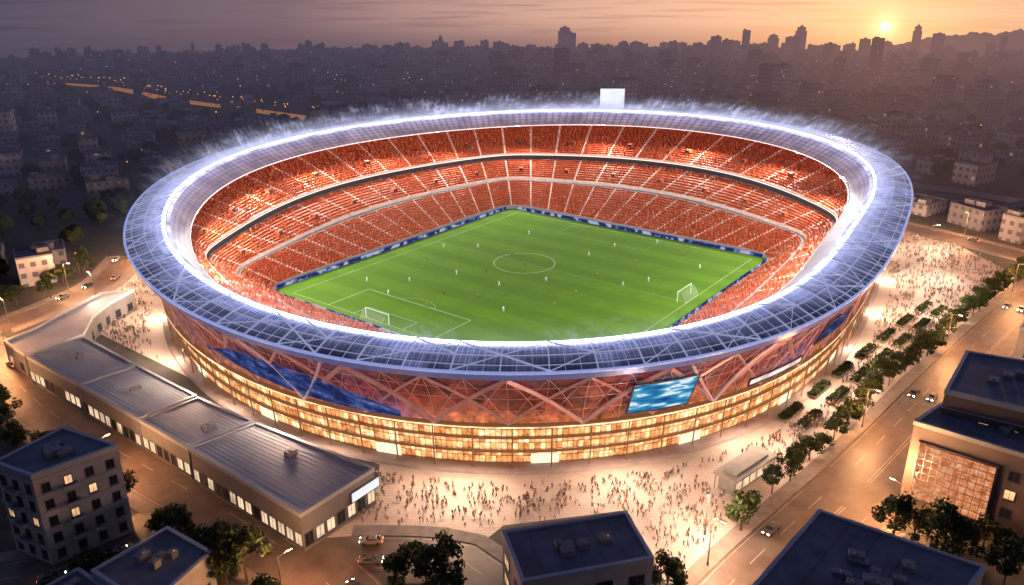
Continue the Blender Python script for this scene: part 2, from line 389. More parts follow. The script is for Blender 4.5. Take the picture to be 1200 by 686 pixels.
def cityw(name,cols,litp):
    g=G(name); uv=g.n('ShaderNodeUVMap').outputs[0]; u,v,_=g.xyz(uv)
    ui=g.M('DIVIDE',u,2.9); vi=g.M('DIVIDE',v,3.1); fu=g.M('FRACT',ui); fv=g.M('FRACT',vi)
    mk_=g.M('MULTIPLY',g.M('MULTIPLY',g.M('GREATER_THAN',fu,.28),g.M('LESS_THAN',fu,.78)),g.M('MULTIPLY',g.M('GREATER_THAN',fv,.32),g.M('LESS_THAN',fv,.80)))
    r=g.M('ADD',g.n('ShaderNodeObjectInfo').outputs['Random'],g.n('ShaderNodeNewGeometry').outputs['Random Per Island'])
    cb=g.n('ShaderNodeCombineXYZ',{0:g.M('FLOOR',ui),1:g.M('FLOOR',vi),2:r}).outputs[0]
    w=g.n('ShaderNodeTexWhiteNoise',{'Vector':cb}); wn=w.outputs[0]
    base=g.ramp(g.M('FRACT',g.M('MULTIPLY',r,5.7)),cols)
    base=g.mix(g.mr(g.noise(.2,g.pos(),4,.6),.3,.7,0,.4),base,(.07,.075,.085))
    cc=g.mix(g.M('MULTIPLY',mk_,.8),base,(.03,.032,.045))
    lit=g.M('MULTIPLY',mk_,g.M('GREATER_THAN',wn,1-litp))
    ec=g.ramp(g.xyz(w.outputs[1])[0],[(0,(1,.40,.14)),(1,(1,.58,.32))])
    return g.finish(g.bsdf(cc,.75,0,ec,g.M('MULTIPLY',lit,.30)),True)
m_city=cityw('city_wall',[(0,(.14,.14,.18)),(.4,(.30,.30,.34)),(.7,(.20,.18,.20)),(.85,(.52,.52,.57)),(1,(.36,.36,.40))],.03)
g=G('city_roof')
r=g.M('FRACT',g.M('ADD',g.M('MULTIPLY',g.n('ShaderNodeObjectInfo').outputs['Random'],3.3),g.n('ShaderNodeNewGeometry').outputs['Random Per Island']))
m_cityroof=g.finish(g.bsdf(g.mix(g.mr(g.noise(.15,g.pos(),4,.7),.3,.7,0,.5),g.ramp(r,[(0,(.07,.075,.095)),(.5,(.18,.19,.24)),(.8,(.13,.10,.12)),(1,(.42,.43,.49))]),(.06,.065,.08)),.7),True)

# ---------------------------------------------------------------- ground, hills
radii=[0,60,120,200,300,400,500]+[500+90*i for i in range(1,28)]+[3400,4200,5200]
na=96; V_=[]; Fc=[]
V_.append((0,0,0))
for r in radii[1:]:
    for k in range(na):
        a=2*math.pi*k/na; xx=r*math.cos(a); yy=r*math.sin(a); V_.append((xx,yy,gz(xx,yy)))
for k in range(na): Fc.append((0,1+k,1+(k+1)%na))
for j in range(len(radii)-2):
    for k in range(na):
        a=1+j*na+k; b=1+j*na+(k+1)%na; Fc.append((a,a+na,b+na,b))
me=bpy.data.meshes.new('ground'); me.from_pydata(V_,[],Fc); me.materials.append(m_ground); me.update()
mk('ground',me,None,kind='structure')
mb=MB(); prev=None
def hill_top(az):
    u=math.degrees(az)
    h=0
    for c_,w_,a_ in((31,4.5,1.0),(26.5,2.6,.45),(36,3.5,.8),(22,2.5,.15)): h+=a_*math.exp(-((u-c_)/w_)**2)
    return h*(1+.05*math.sin(u*3.1)+.035*math.sin(u*7.7+1)+.02*math.sin(u*17))
for k in range(281):
    az=R(12+k*.11); D=4600
    x0,y0=D*math.sin(az),D*math.cos(az); zt=-262+118*hill_top(az)
    cur=(Vector((x0*.9,y0*.9,-600)),Vector((x0,y0,zt)),Vector((x0*1.2,y0*1.2,-600)))
    if prev: mb.quad(prev[0],cur[0],cur[1],prev[1]); mb.quad(prev[1],cur[1],cur[2],prev[2])
    prev=cur
mb.obj('hills',[pbr('hill_mat',(.03,.03,.03),.9,haze=True)],None,kind='structure')

# ---------------------------------------------------------------- roads
def smooth_line(pts,step=4.0):
    P_=[Vector(p) for p in pts]; out=[]
    Q=[P_[0]*2-P_[1]]+P_+[P_[-1]*2-P_[-2]]
    for i in range(1,len(Q)-2):
        p0,p1,p2,p3=Q[i-1:i+3]; n=max(2,int((p2-p1).length/step))
        for k in range(n):
            t=k/n; out.append(.5*((2*p1)+(p2-p0)*t+(2*p0-5*p1+4*p2-p3)*t*t+(3*p1-p0-3*p2+p3)*t**3))
    out.append(P_[-1]); return out
def norm2(line,i):
    a=line[max(0,i-1)]; b=line[min(len(line)-1,i+1)]; d=(b-a); d.z=0; d.normalize(); return d,Vector((-d.y,d.x,0))
roads={}
def road_def(key,px,w): roads[key]=(smooth_line([P(*p) for p in px]),w)
road_def('boulevard',[(1360,270),(1280,315),(1220,356),(1172,400),(1120,454),(1072,508),(1018,566),(958,624),(890,694),(830,770)],15)
road_def('cross_road',[(1010,572),(1070,592),(1200,636),(1320,680)],10)
road_def('rear_road',[(1010,255),(1060,266),(1120,280),(1200,301),(1330,335)],9)
road_def('annexe_road',[(-120,380),(-60,400),(0,432),(60,484),(180,552),(270,602),(340,650),(400,700),(440,760)],12)
road_def('side_road',[(-60,402),(0,384),(70,356),(120,332),(150,300)],8)
road_def('front_road',[(345,652),(440,648),(540,656),(580,700),(590,770)],8)
road_def('corner_road',[(225,578),(160,625),(90,662),(-60,690)],8)
def near_other(p,key,extra=0.0):
    for k,(l,w) in roads.items():
        if k==key: continue
        for q in l:
            if (q.x-p.x)**2+(q.y-p.y)**2<(w/2+extra)**2: return True
    return False
zi=0
for k,(l,w) in roads.items():
    zi+=1; zb=.008+.004*zi
    mb=MB()
    for i in range(len(l)-1):
        d0,n0=norm2(l,i); d1,n1=norm2(l,i+1)
        mb.quad(l[i]-n0*w/2+Vector((0,0,zb)),l[i+1]-n1*w/2+Vector((0,0,zb)),l[i+1]+n1*w/2+Vector((0,0,zb)),l[i]+n0*w/2+Vector((0,0,zb)))
    mb.obj('road',[m_asph],None,merge=True,kind='structure')
    mbm=MB(); zm=.05
    offs=[0] if w<14 else [-.25,.25,-3.9,3.9]
    for i in range(len(l)-1):
        if near_other(l[i],k,1.0) : continue
        d0,n0=norm2(l,i); d1,n1=norm2(l,i+1)
        for o in offs:
            dash=abs(o)>1 or w<14
            if dash and i%2: continue
            a=l[i]+n0*o; b=l[i+1]+n1*o
            mbm.quad(a-n0*.07+Vector((0,0,zm)),b-n1*.07+Vector((0,0,zm)),b+n1*.07+Vector((0,0,zm)),a+n0*.07+Vector((0,0,zm)))
        for o in (-w/2+.5,w/2-.5):
            a=l[i]+n0*o; b=l[i+1]+n1*o
            mbm.quad(a-n0*.05+Vector((0,0,zm)),b-n1*.05+Vector((0,0,zm)),b+n1*.05+Vector((0,0,zm)),a+n0*.05+Vector((0,0,zm)))
    mbm.obj('road_marking',[m_paint],None,kind='structure')
    mbp=MB()
    for sgn in(-1,1):
        for i in range(len(l)-1):
            if near_other(l[i]+norm2(l,i)[1]*sgn*(w/2+1.5),k,2.0): continue
            d0,n0=norm2(l,i); d1,n1=norm2(l,i+1); H=Vector((0,0,.13+.002*zi))
            a=l[i]+n0*sgn*(w/2+.0); b=l[i+1]+n1*sgn*(w/2+.0); c_=l[i+1]+n1*sgn*(w/2+2.6); d_=l[i]+n0*sgn*(w/2+2.6)
            mbp.quad(a,b,b+H,a+H); mbp.quad(a+H,b+H,c_+H,d_+H); mbp.quad(d_+H,c_+H,c_,d_)
    mbp.obj('pavement',[m_kerb],None,kind='structure')
PZ=[(1060,262),(1120,286),(1190,322),(1195,345),(1142,400),(1088,457),(1035,514),(975,576),(915,630),(855,692),(800,720),(770,665),(735,598),(590,616),(560,640),(480,640),(400,642),(362,632),(352,606),(443,560),(445,545),(300,482),(200,432),(110,388),(98,362),(140,330),(170,290),(400,200),(900,200)]
PZ=[P(*p) for p in PZ]
mb=MB(); mb.poly([(p.x,p.y,.006) for p in PZ]); o=mb.obj('plaza',[m_plaza],None,kind='structure')
def inpoly(x,y,poly):
    c=False; n=len(poly)
    for i in range(n):
        a=poly[i]; b=poly[i-1]
        if (a[1]>y)!=(b[1]>y) and x<(b[0]-a[0])*(y-a[1])/(b[1]-a[1])+a[0]: c=not c
    return c

# ---------------------------------------------------------------- STADIUM
stad=empty('stadium',(0,0,0),label='oval football stadium with glowing blue roof ring and red lattice facade',category='stadium')
NS=240
mb=MB(); loft(mb,[lambda t:S(t,1.0,zr(t)),lambda t:S(t,MIDF,zr(t)+.9),lambda t:S(t,CRF,zr(t)+1.2)],NS)
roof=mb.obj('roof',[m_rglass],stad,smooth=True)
mb=MB(); loft(mb,[lambda t:S(t,CRF(t)-.004,zr(t)+1.1),lambda t:S(t,(CRF(t)+EDF(t))/2,zr(t)-.9),lambda t:S(t,EDF,zr(t)-3.0)],NS)
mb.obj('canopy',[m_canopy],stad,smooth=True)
mb=MB(); loft(mb,[lambda t:S(t,EDF,zr(t)-3.05),lambda t:S(t,.90,zr(t)-2.6),lambda t:S(t,.96,zr(t)-2.4)],NS)
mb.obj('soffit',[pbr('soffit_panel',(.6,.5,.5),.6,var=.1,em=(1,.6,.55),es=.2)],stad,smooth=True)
def tube(name,f,dz,r,mat,par,n=240,k=8):
    mb=MB()
    def pr(j):
        a=2*math.pi*j/k
        return lambda t:(S(t,f,zr(t)+dz)+Vector((math.cos(t)*math.cos(a)*r,math.sin(t)*math.cos(a)*r,math.sin(a)*r)))
    loft(mb,[pr(j) for j in range(k+1)],n); return mb.obj(name,[mat],par,smooth=True,merge=True)
tube('rim_tube',1.0,0,.30,pbr('rim_blue',(.3,.35,.55),.3,.4,em=(.38,.48,1.0),es=.55),stad)
tube('light_ring',CRF,1.35,.36,m_led,stad)
tube('middle_ring_beam',MIDF,1.15,.11,m_truss,stad)
tube('outer_ring_beam',lambda t:.985,.5,.08,m_truss,stad)
tube('canopy_edge_beam',EDF,-3.0,.18,pbr('edge_white',(.8,.75,.8),.4,em=(1,.8,.8),es=.8),stad)
mb=MB()
loft(mb,[lambda t:S(t,CRF(t)-.006,zr(t)+1.3),lambda t:S(t,CRF(t)-.014,zr(t)+.85)],NS)
mb.obj('light_band',[emis('band_glow',(.74,.76,1.0),1.1,.5,.15)],stad)  # emissive strip paints the glow beside the light ring
for i in range(96):
    t=2*math.pi*i/96; mb=MB()
    mb.beam(S(t,1.0,zr(t)+.25),S(t,MIDF,zr(t)+1.2),.17,.3); mb.beam(S(t,MIDF,zr(t)+1.2),S(t,CRF,zr(t)+1.5),.17,.3)
    mb.obj('roof_girder',[m_truss],roof)
mb=MB()
for i in range(96):
    q=2*math.pi/96; t=q*i; t2=q*(i+1.0); t3=q*(i+2.0)
    if i%2==0: mb.beam(S(t,1.0,zr(t)+.3),S(t3,CRF,zr(t3)+1.55),.12,.16)
    if i%3==0: mb.beam(S(t,CRF,zr(t)+1.6),S(t2,MIDF,zr(t2)+1.3),.28,.25)
    if i%5==0: mb.beam(S(t,CRF,zr(t)+1.6),S(t3,1.0,zr(t3)+.35),.26,.25)
    for kk in (.33,.66):
        tt_=t+q*kk; mb.beam(S(tt_,1.0,zr(tt_)+.2),S(tt_,MIDF,zr(tt_)+1.1),.06,.10); mb.beam(S(tt_,MIDF,zr(tt_)+1.1),S(tt_,CRF,zr(tt_)+1.4),.06,.10)
mb.obj('roof_lattice',[m_truss],roof)
mb=MB(); loft(mb,[lambda t:S(t,1.0,zr(t)-.1),lambda t:S(t,.998,zr(t)-1.4),lambda t:S(t,.985,zr(t)-2.0)][::-1],NS)
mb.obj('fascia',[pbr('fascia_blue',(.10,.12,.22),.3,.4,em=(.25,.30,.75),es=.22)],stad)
ZB=9.6
def fac(t,s,off=0.0):
    z=(zr(t)-2.0)*(1-s)+ZB*s; f=.985*(1-s)+.925*gb(t)*s
    f+= -.010*math.sin(s*math.pi)
    v=S(t,f,z); v.x+=math.cos(t)*off; v.y+=math.sin(t)*off; return v
mb=MB(); loft(mb,[(lambda s:(lambda t:fac(t,s)))(k/5) for k in range(5,-1,-1)],NS)
for q in range(len(mb.uv)): mb.uv[q]=[(a,1-b) for a,b in mb.uv[q]]
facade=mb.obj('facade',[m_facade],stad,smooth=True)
mb=MB(); nb=108
def seg(mb,t0,s0,t1,s1,w,o=.3,K=4):
    for k in range(K): mb.beam(fac(t0+(t1-t0)*k/K,s0+(s1-s0)*k/K,o),fac(t0+(t1-t0)*(k+1)/K,s0+(s1-s0)*(k+1)/K,o),w,w)
for i in range(nb):
    w0=2*math.pi/nb; a=w0*i; b=w0*(i+1)
    seg(mb,a,0,b,1,.11)
    seg(mb,b,0,a,1,.11)
    seg(mb,a,0,a,1,.09)
    if i%4==0: seg(mb,a,0,a+w0*2,1,.66,.5); seg(mb,a+w0*4,0,a+w0*2,1,.66,.5)
    if i%4==2: seg(mb,a,0,a+w0*2,1,.40,.4); seg(mb,a+w0*4,0,a+w0*2,1,.40,.4)
    for s in (.25,.5,.75): mb.beam(fac(a,s,.25),fac(b,s,.25),.09)
mb.obj('facade_lattice',[m_fbeam],stad)
for i in range(0,nb,12):
    w0=2*math.pi/nb; a=w0*(i+.6); b=w0*(i+2)
    mb2=MB(); seg(mb2,a,0,b,1,.40,.95); seg(mb2,2*b-a,0,b,1,.40,.95)
    mb2.obj('raking_column',[m_fbeam2],stad)
mb=MB(); loft(mb,[lambda t:SB(t,.905,9.1),lambda t:SB(t,.930,9.2),lambda t:SB(t,.932,9.25),lambda t:SB(t,.932,9.5),lambda t:SB(t,.92,9.62)],NS)
mb.obj('terrace_slab',[m_slab],stad)
mb=MB(); loft(mb,[lambda t:SB(t,.934,9.2),lambda t:SB(t,.934,9.42)],NS); mb.obj('terrace_light',[m_ledwarm],stad)
mb=MB(); loft(mb,[lambda t:SB(t,.910,.4),lambda t:SB(t,.920,9.2)],NS); mb.obj('lobby_wall',[m_lobby],stad)
for zz,ff in((3.2,.9132),(6.2,.9166)):
    mb=MB(); loft(mb,[lambda t:SB(t,ff-.01,zz-.08),lambda t:SB(t,ff+.006,zz-.08),lambda t:SB(t,ff+.006,zz+.08),lambda t:SB(t,ff-.01,zz+.08)],NS)
    mb.obj('floor_slab',[m_slab],stad)
mb=MB(); loft(mb,[lambda t:SB(t,.938,0.0),lambda t:SB(t,.935,.35),lambda t:SB(t,.89,.4)],NS); mb.obj('plinth',[m_conc],stad)
for i in range(100):
    t=2*math.pi*i/100+.01; mb=MB(); mb.cyl(SB(t,.924,.35),SB(t,.930,9.2),.14,.12,8); mb.obj('column',[m_slab],stad,smooth=True)
m_portal=emis('portal_glow',(1,.78,.52),1.5)
for i in range(22):
    t=R(-165+i*15)
    if math.sin(t)>.3: continue
    mb=MB(); w=R(1.3)
    loft(mb,[lambda q:SB(q,.9135,.45),lambda q:SB(q,.9165,2.7)],4,None,t-w,t+w)
    mb.obj('entrance_door',[m_portal],stad)
def fpatch(name,mat,t0,t1,s0,s1,off=.9,frame=True,label=None):
    n=12; mb=MB(); mb2=MB()
    for i in range(n):
        a=R(t0+(t1-t0)*i/n); b=R(t0+(t1-t0)*(i+1)/n)
        mb.quad(fac(a,s1,off),fac(b,s1,off),fac(b,s0,off),fac(a,s0,off),0,[(i/n,0),((i+1)/n,0),((i+1)/n,1),(i/n,1)])
        if frame:
            mb2.beam(fac(a,s1,off),fac(b,s1,off),.3); mb2.beam(fac(a,s0,off),fac(b,s0,off),.3)
    o=mb.obj(name,[mat],stad,smooth=True)
    if frame:
        mb2.beam(fac(R(t0),s0,off),fac(R(t0),s1,off),.3); mb2.beam(fac(R(t1),s0,off),fac(R(t1),s1,off),.3)
        mb2.obj('frame',[m_frame],o)
fpatch('video_screen',m_screen,-82.8,-76.6,.26,.88,1.3)
fpatch('lit_banner',m_banner,-69,-60,.78,.90,1.1)
fpatch('video_screen',m_mural,-58,-50,.25,.68,1.1)
mb=MB(); n=30
for i in range(n):
    u0,u1=i/n,(i+1)/n; A=lambda u:R(-128+25*u); lo=lambda u:.95-.25*(1-u)**2; hi=lambda u:.95-.62*math.sin(math.pi*min(1,u*.9+.05))**.8*(1-.25*u)
    mb.quad(fac(A(u0),lo(u0),.95),fac(A(u1),lo(u1),.95),fac(A(u1),hi(u1),.95),fac(A(u0),hi(u0),.95),0,[(u0*3,0),(u1*3,0),(u1*3,1),(u0*3,1)])
mb.obj('facade_mural',[m_mural],stad,smooth=True)
# bowl
L0,L1,W0,W1=0.0,112.0,-2.0,99.0
AX=Vector((-66,212,0)); U_=Vector((.602,.799,0)); W_=Vector((.799,-.602,0))
def ST(s,t,z=0.0): v=AX+U_*s+W_*t; v.z=z; return v
gc_=ST((L0+L1)/2,(W0+W1)/2); ha=(L1-L0)/2+3.0; hb=(W1-W0)/2+3.0
def rin(th):
    d=Vector((math.cos(th),math.sin(th),0)); lo,hi=5.0,140.0
    for _ in range(26):
        m=(lo+hi)/2; p=Vector((CX,CY,0))+d*m-gc_
        k=(abs(p.dot(U_))/ha)**14+(abs(p.dot(W_))/hb)**14
        if k<1: lo=m
        else: hi=m
    return lo
NA=54; SUB=6; angs=[]; colm=[]
tt=np.linspace(0,2*math.pi,1441); pr=np.array([[rin(t)*math.cos(t),rin(t)*math.sin(t)] for t in tt]); po=np.array([[rr(t)*.9*math.cos(t),rr(t)*.9*math.sin(t)] for t in tt])
arc=np.concatenate([[0],np.cumsum(np.linalg.norm(np.diff(pr,axis=0),axis=1)+np.linalg.norm(np.diff(po,axis=0),axis=1))]); arc/=arc[-1]
for i in range(NA):
    fr=[0,.065]+[.065+.935*k/SUB for k in range(1,SUB)]
    for j,f_ in enumerate(fr):
        angs.append(float(np.interp((i+f_)/NA,arc,tt))); colm.append(1 if j==0 else 0)
NCOL=len(angs); angs.append(2*math.pi+angs[0])
RIN=[rin(a) for a in angs]; ROUT=[rr(a)*.945 for a in angs]; ZT=[(zr(a)-5.5)/24.5 for a in angs]
def bw(ci,q,z): 
    r=RIN[ci]*(1-q)+ROUT[ci]*q; a=angs[ci]; return Vector((CX+r*math.cos(a),CY+r*math.sin(a),z*ZT[ci]))
def tier(name,q0,z0,q1,z1,rows):
    prof=[]
    for k in range(rows):
        qa=q0+(q1-q0)*k/rows; qb=q0+(q1-q0)*(k+1)/rows; za=z0+(z1-z0)*k/rows; zb=z0+(z1-z0)*(k+1)/rows
        prof.append((qa,za,qb,za,0)); prof.append((qb,za,qb,zb,1))
    mb=MB()
    for ci in range(NCOL):
        for qa,za,qb,zb,ty in prof:
            m=1 if colm[ci] else (2 if ty else 0)
            mb.quad(bw(ci+1,qa,za),bw(ci,qa,za),bw(ci,qb,zb),bw(ci+1,qb,zb),m)
    return mb.obj(name,[m_seat,m_aisle,m_riser],stad)
def band(name,pts,mats,mf=None):
    mb=MB()
    for ci in range(NCOL):
        for j in range(len(pts)-1):
            (qa,za),(qb,zb)=pts[j],pts[j+1]
            mb.quad(bw(ci+1,qa,za),bw(ci,qa,za),bw(ci,qb,zb),bw(ci+1,qb,zb),mf(ci,j) if mf else 0)
    return mb.obj(name,mats,stad)
TIERS=[(0.0,1.6,.29,8.0,13),(.33,9.2,.58,13.6,9),(.60,16.2,1.0,24.5,17)]
tier('lower_tier',*TIERS[0]); tier('middle_tier',*TIERS[1]); tier('upper_tier',*TIERS[2])
band('pitch_wall',[(-.004,0),(-.004,1.75),(0.0,1.6)],[m_conc])
band('walkway',[(.29,8.0),(.33,8.0),(.33,9.2)],[m_conc,m_aisle],lambda c,j:1 if j==1 else 0)
band('box_level',[(.58,13.6),(.60,13.6),(.60,15.3),(.594,15.3),(.594,16.3),(.60,16.2)],[m_conc,m_dark,m_aisle],lambda c,j:{0:0,1:1,2:1}.get(j,2))
band('box_light_strip',[(.5925,15.35),(.5925,15.6)],[emis('box_strip',(1,.85,.8),1.6)])
band('back_wall',[(1.0,24.5),(1.002,28.5)],[pbr('back_wall_mat',(.6,.45,.42),.7,em=(1,.5,.4),es=.3)])  # wall emits to paint in the pink glow under the canopy
for i in range(0,NA,2):
    ci=i*(SUB+1)+3
    if colm[ci]: ci+=1
    for q,zb in((.40,10.6),(.70,18.6)):
        mb=MB(); a=bw(ci,q,zb+.2); b=bw(ci+1,q,zb+.2); c_=bw(ci+1,q+.03,zb+.3); d_=bw(ci,q+.03,zb+.3)
        h=Vector((0,0,1.1))
        mb.quad(b,a,a+h,b+h,1); mb.quad(b+h,a+h,d_+h,c_+h,0); mb.quad(a,d_,d_+h,a+h,0); mb.quad(c_,b,b+h,c_+h,0)
        mb.obj('stand_entrance',[m_seat,m_dark],stad)
pts=[bw(ci,-.002,0) for ci in range(NCOL)]
mb=MB(); mb.poly([(p.x,p.y,.02) for p in pts]); mb.obj('pitch_surround',[pbr('surround_grey',(.10,.12,.10),.8)],None,kind='structure')
mb=MB(); mb.poly([ST(L0-.5,W0-.5,.03),ST(L0-.5,W1+.5,.03),ST(L1+.5,W1+.5,.03),ST(L1+.5,W0-.5,.03)]); o=mb.obj('pitch',[m_grass],None,kind='structure')
mb=MB(); lw=.17; zl=.04
def lnst(s0,t0,s1,t1,w=None):
    a=ST(s0,t0,zl); b=ST(s1,t1,zl); d=(b-a).normalized(); n=Vector((-d.y,d.x,0))*(w or lw)/2
    mb.quad(a-n,b-n,b+n,a+n)
sa0,sa1,ta0,ta1=2.5,109.5,3.0,95.5; sm=63.0
for q in((sa0,ta0,sa0,ta1),(sa1,ta0,sa1,ta1),(sa0,ta0,sa1,ta0),(sa0,ta1,sa1,ta1)): lnst(*q,w=.10)
lnst(sm,ta0,sm,ta1,.05)
def boxl(s0,dirn,tcen,dep,hw,w=None):
    lnst(s0,tcen-hw,s0+dirn*dep,tcen-hw,w); lnst(s0,tcen+hw,s0+dirn*dep,tcen+hw,w); lnst(s0+dirn*dep,tcen-hw,s0+dirn*dep,tcen+hw,w)
boxl(sa0,1,37,15,19); boxl(sa0,1,37,5.5,9,.12); boxl(sa1,-1,47,13,17,.04)
for k in range(48):
    a=2*math.pi*k/48; b=2*math.pi*(k+1)/48; lnst(sm+9.6*math.cos(a),40+9.6*math.sin(a),sm+9.6*math.cos(b),40+9.6*math.sin(b))
for k in range(10):
    a=-math.pi/2+math.pi*k/10; b=-math.pi/2+math.pi*(k+1)/10
    lnst(sa0+(15+3.2*math.cos(a)),37+6*math.sin(a),sa0+(15+3.2*math.cos(b)),37+6*math.sin(b),.08)
mb.obj('pitch_marking',[m_white],None,kind='structure')
g_net=G('goal_net_mesh'); p=g_net.n('ShaderNodeTexCoord').outputs['Object']; a,b,c_=g_net.xyz(p)
def gl(v): return g_net.M('GREATER_THAN',g_net.M('ABSOLUTE',g_net.M('SUBTRACT',g_net.M('FRACT',g_net.M('MULTIPLY',v,2.0)),.5)),.45)
al=g_net.M('MAXIMUM',gl(a),gl(g_net.M('ADD',c_,b)))
m_net=g_net.finish(g_net.bsdf((.7,.7,.7),.8,alpha=g_net.M('MULTIPLY',al,.5)))
def goal(loc,rot,sc=1.0):
    e=empty('football_goal',loc,label='white football goal with net standing on the pitch',category='goal',group='football goals'); e.rotation_euler=(0,0,rot); e.scale=(sc,)*3
    for sx in(-3.66,3.66):
        m=MB(); m.cyl((sx,0,0),(sx,0,2.44),.09,.09,8); m.obj('goal_post',[m_white],e)
    m=MB(); m.cyl((-3.78,0,2.5),(3.78,0,2.5),.09,.09,8); m.obj('crossbar',[m_white],e)
    m=MB(); m.quad((-3.66,0,2.5),(3.66,0,2.5),(3.66,-1,2.4),(-3.66,-1,2.4)); m.quad((-3.66,-1,2.4),(3.66,-1,2.4),(3.66,-2.2,0.06),(-3.66,-2.2,0.06))
    for sx in(-3.66,3.66): m.quad((sx,0,2.5),(sx,-1,2.4),(sx,-2.2,.06),(sx,0,.06))
    m.obj('goal_net',[m_net],e)
ua=math.atan2(U_.y,U_.x)
goal(ST(sa0,37,.04),ua-math.pi/2,1.15); goal(ST(66,93,.04),ua,1.15)
m_ad=G('advert_board'); uvp=m_ad.pos(); nz=m_ad.noise(.35,uvp,1)
m_ad=m_ad.finish(m_ad.n('ShaderNodeEmission',{'Color':m_ad.ramp(nz,[(.42,(.02,.04,.22)),(.5,(.16,.25,.6)),(.56,(.6,.65,.85))],'CONSTANT'),'Strength':.7}).outputs[0])
def boards(s0,t0,s1,t1):
    a=ST(s0,t0,.03); b=ST(s1,t1,.03); n=int((b-a).length/9); d=(b-a)/n; r=math.atan2(d.y,d.x)
    for i in range(n):
        c_=a+d*(i+.5); e=empty('advertising_board',c_,label='blue and white lit advertising board beside the pitch',category='advertising board',group='advertising boards around the pitch'); e.rotation_euler=(0,0,r)
        m=MB(); m.box((0,0,.55),(d.length-.15,.12,1.0)); m.obj('panel',[m_ad],e)
        m=MB(); m.box((-2.5,.25,.2),(.1,.6,.3)); m.box((2.5,.25,.2),(.1,.6,.3)); m.obj('foot',[m_frame],e)
boards(L0-1.3,W0-1.3,L1+1.3,W0-1.3); boards(L1+1.3,W0-1.3,L1+1.3,W1+1.3); boards(L1+1.3,W1+1.3,L0-1.3,W1+1.3); boards(L0-1.3,W1+1.3,L0-1.3,W0-1.3)
t=math.atan2(355-CY,43-CX); c0=S(t,.97,zr(t)-.9)
scr=empty('rooftop_screen',c0,label='large white lit screen standing on the stadium roof rim',category='screen')
m=MB(); m.box((0,0,6.0),(11.0,.9,8.8)); m.obj('cabinet',[m_frame],scr)
m=MB(); m.quad((-5.3,-.48,1.8),(5.3,-.48,1.8),(5.3,-.48,10.2),(-5.3,-.48,10.2)); m.obj('display',[m_whitescreen],scr)
for sx in(-4,4): m=MB(); m.box((sx,0,.8),(.5,.5,1.6)); m.obj('leg',[m_steel],scr)
# wispy glow above ring, painted as two soft emissive curtains
def glowmat(name,uf,gain,pw,lo,hi):
    g=G(name); uv=g.n('ShaderNodeUVMap').outputs[0]; u,v,_=g.xyz(uv)
    n1=g.noise(1.0,g.n('ShaderNodeCombineXYZ',{0:g.M('ADD',g.M('MULTIPLY',u,uf),g.M('MULTIPLY',v,1.2)),1:g.M('MULTIPLY',v,2.2)}).outputs[0],6,.65)
    n2=g.noise(1.0,g.n('ShaderNodeCombineXYZ',{0:g.M('MULTIPLY',u,40.0),1:g.M('MULTIPLY',v,1.5)}).outputs[0],4,.6)
    iv=g.M('SUBTRACT',1.0,v)
    base_=g.M('MULTIPLY',g.M('POWER',iv,3.0),g.mr(n2,.35,.65,.55,1.2))
    streak=g.M('MULTIPLY',g.M('MULTIPLY',g.mr(n1,lo,hi,0,1.25,True),g.mr(n2,.42,.62,.15,1,True)),g.M('POWER',iv,pw))
    al=g.M('ADD',base_,streak)
    py=g.mr(g.xyz(g.pos())[1],150.0,280.0,.12,1.0)
    al=g.M('MULTIPLY',g.M('MULTIPLY',al,py),gain,clamp=True)
    em=g.n('ShaderNodeEmission',{'Color':(.66,.68,1.0),'Strength':1.05}).outputs[0]; tr=g.n('ShaderNodeBsdfTransparent').outputs[0]
    return g.finish(g.n('ShaderNodeMixShader',{0:al,1:tr,2:em}).outputs[0])
mb=MB(); loft(mb,[lambda t:S(t,CRF(t)+.004,zr(t)+1.2),lambda t:S(t,.918,zr(t)+3.4),lambda t:S(t,.94,zr(t)+5.8),lambda t:S(t,.97,zr(t)+8.6)],NS)
mb.obj('rim_glow',[glowmat('rim_glow',300.0,.95,1.1,.44,.64)],None,kind='stuff',smooth=True)
mb=MB(); loft(mb,[lambda t:S(t,CRF(t)+.012,zr(t)+1.3),lambda t:S(t,.945,zr(t)+3.0),lambda t:S(t,.99,zr(t)+4.5),lambda t:S(t,1.05,zr(t)+6.0)],NS)
mb.obj('rim_glow',[glowmat('rim_glow_soft',110.0,.50,1.3,.40,.70)],None,kind='stuff',smooth=True)
for i in range(18):
    t=2*math.pi*(i+.5)/18; l=bpy.data.lights.new('floodlight','AREA'); l.size=8; l.size_y=1.5; l.shape='RECTANGLE'; l.energy=17000; l.color=(1,.95,.87)
    o=mk('floodlight',l,stad,S(t,EDF(t)-.006,zr(t)-3.4)); tg=Vector((gc_.x,gc_.y,0))*.9+Vector((CX-rin(t+math.pi)*.6*math.cos(t),CY-rin(t+math.pi)*.6*math.sin(t),0))*.10
    o.rotation_euler=(tg-o.location).to_track_quat('-Z','Y').to_euler()
for i in range(24):
    t=2*math.pi*(i+.5)/24
    if math.sin(t)>.75: continue
    l=bpy.data.lights.new('terrace_downlight','AREA'); l.size=16; l.size_y=1.0; l.shape='RECTANGLE'; l.energy=8500; l.color=(1,.66,.44)
    o=mk('terrace_downlight',l,stad,SB(t,.950,8.8)); o.rotation_euler=(Vector((math.cos(t),math.sin(t),-.50))).to_track_quat('-Z','Z').to_euler()

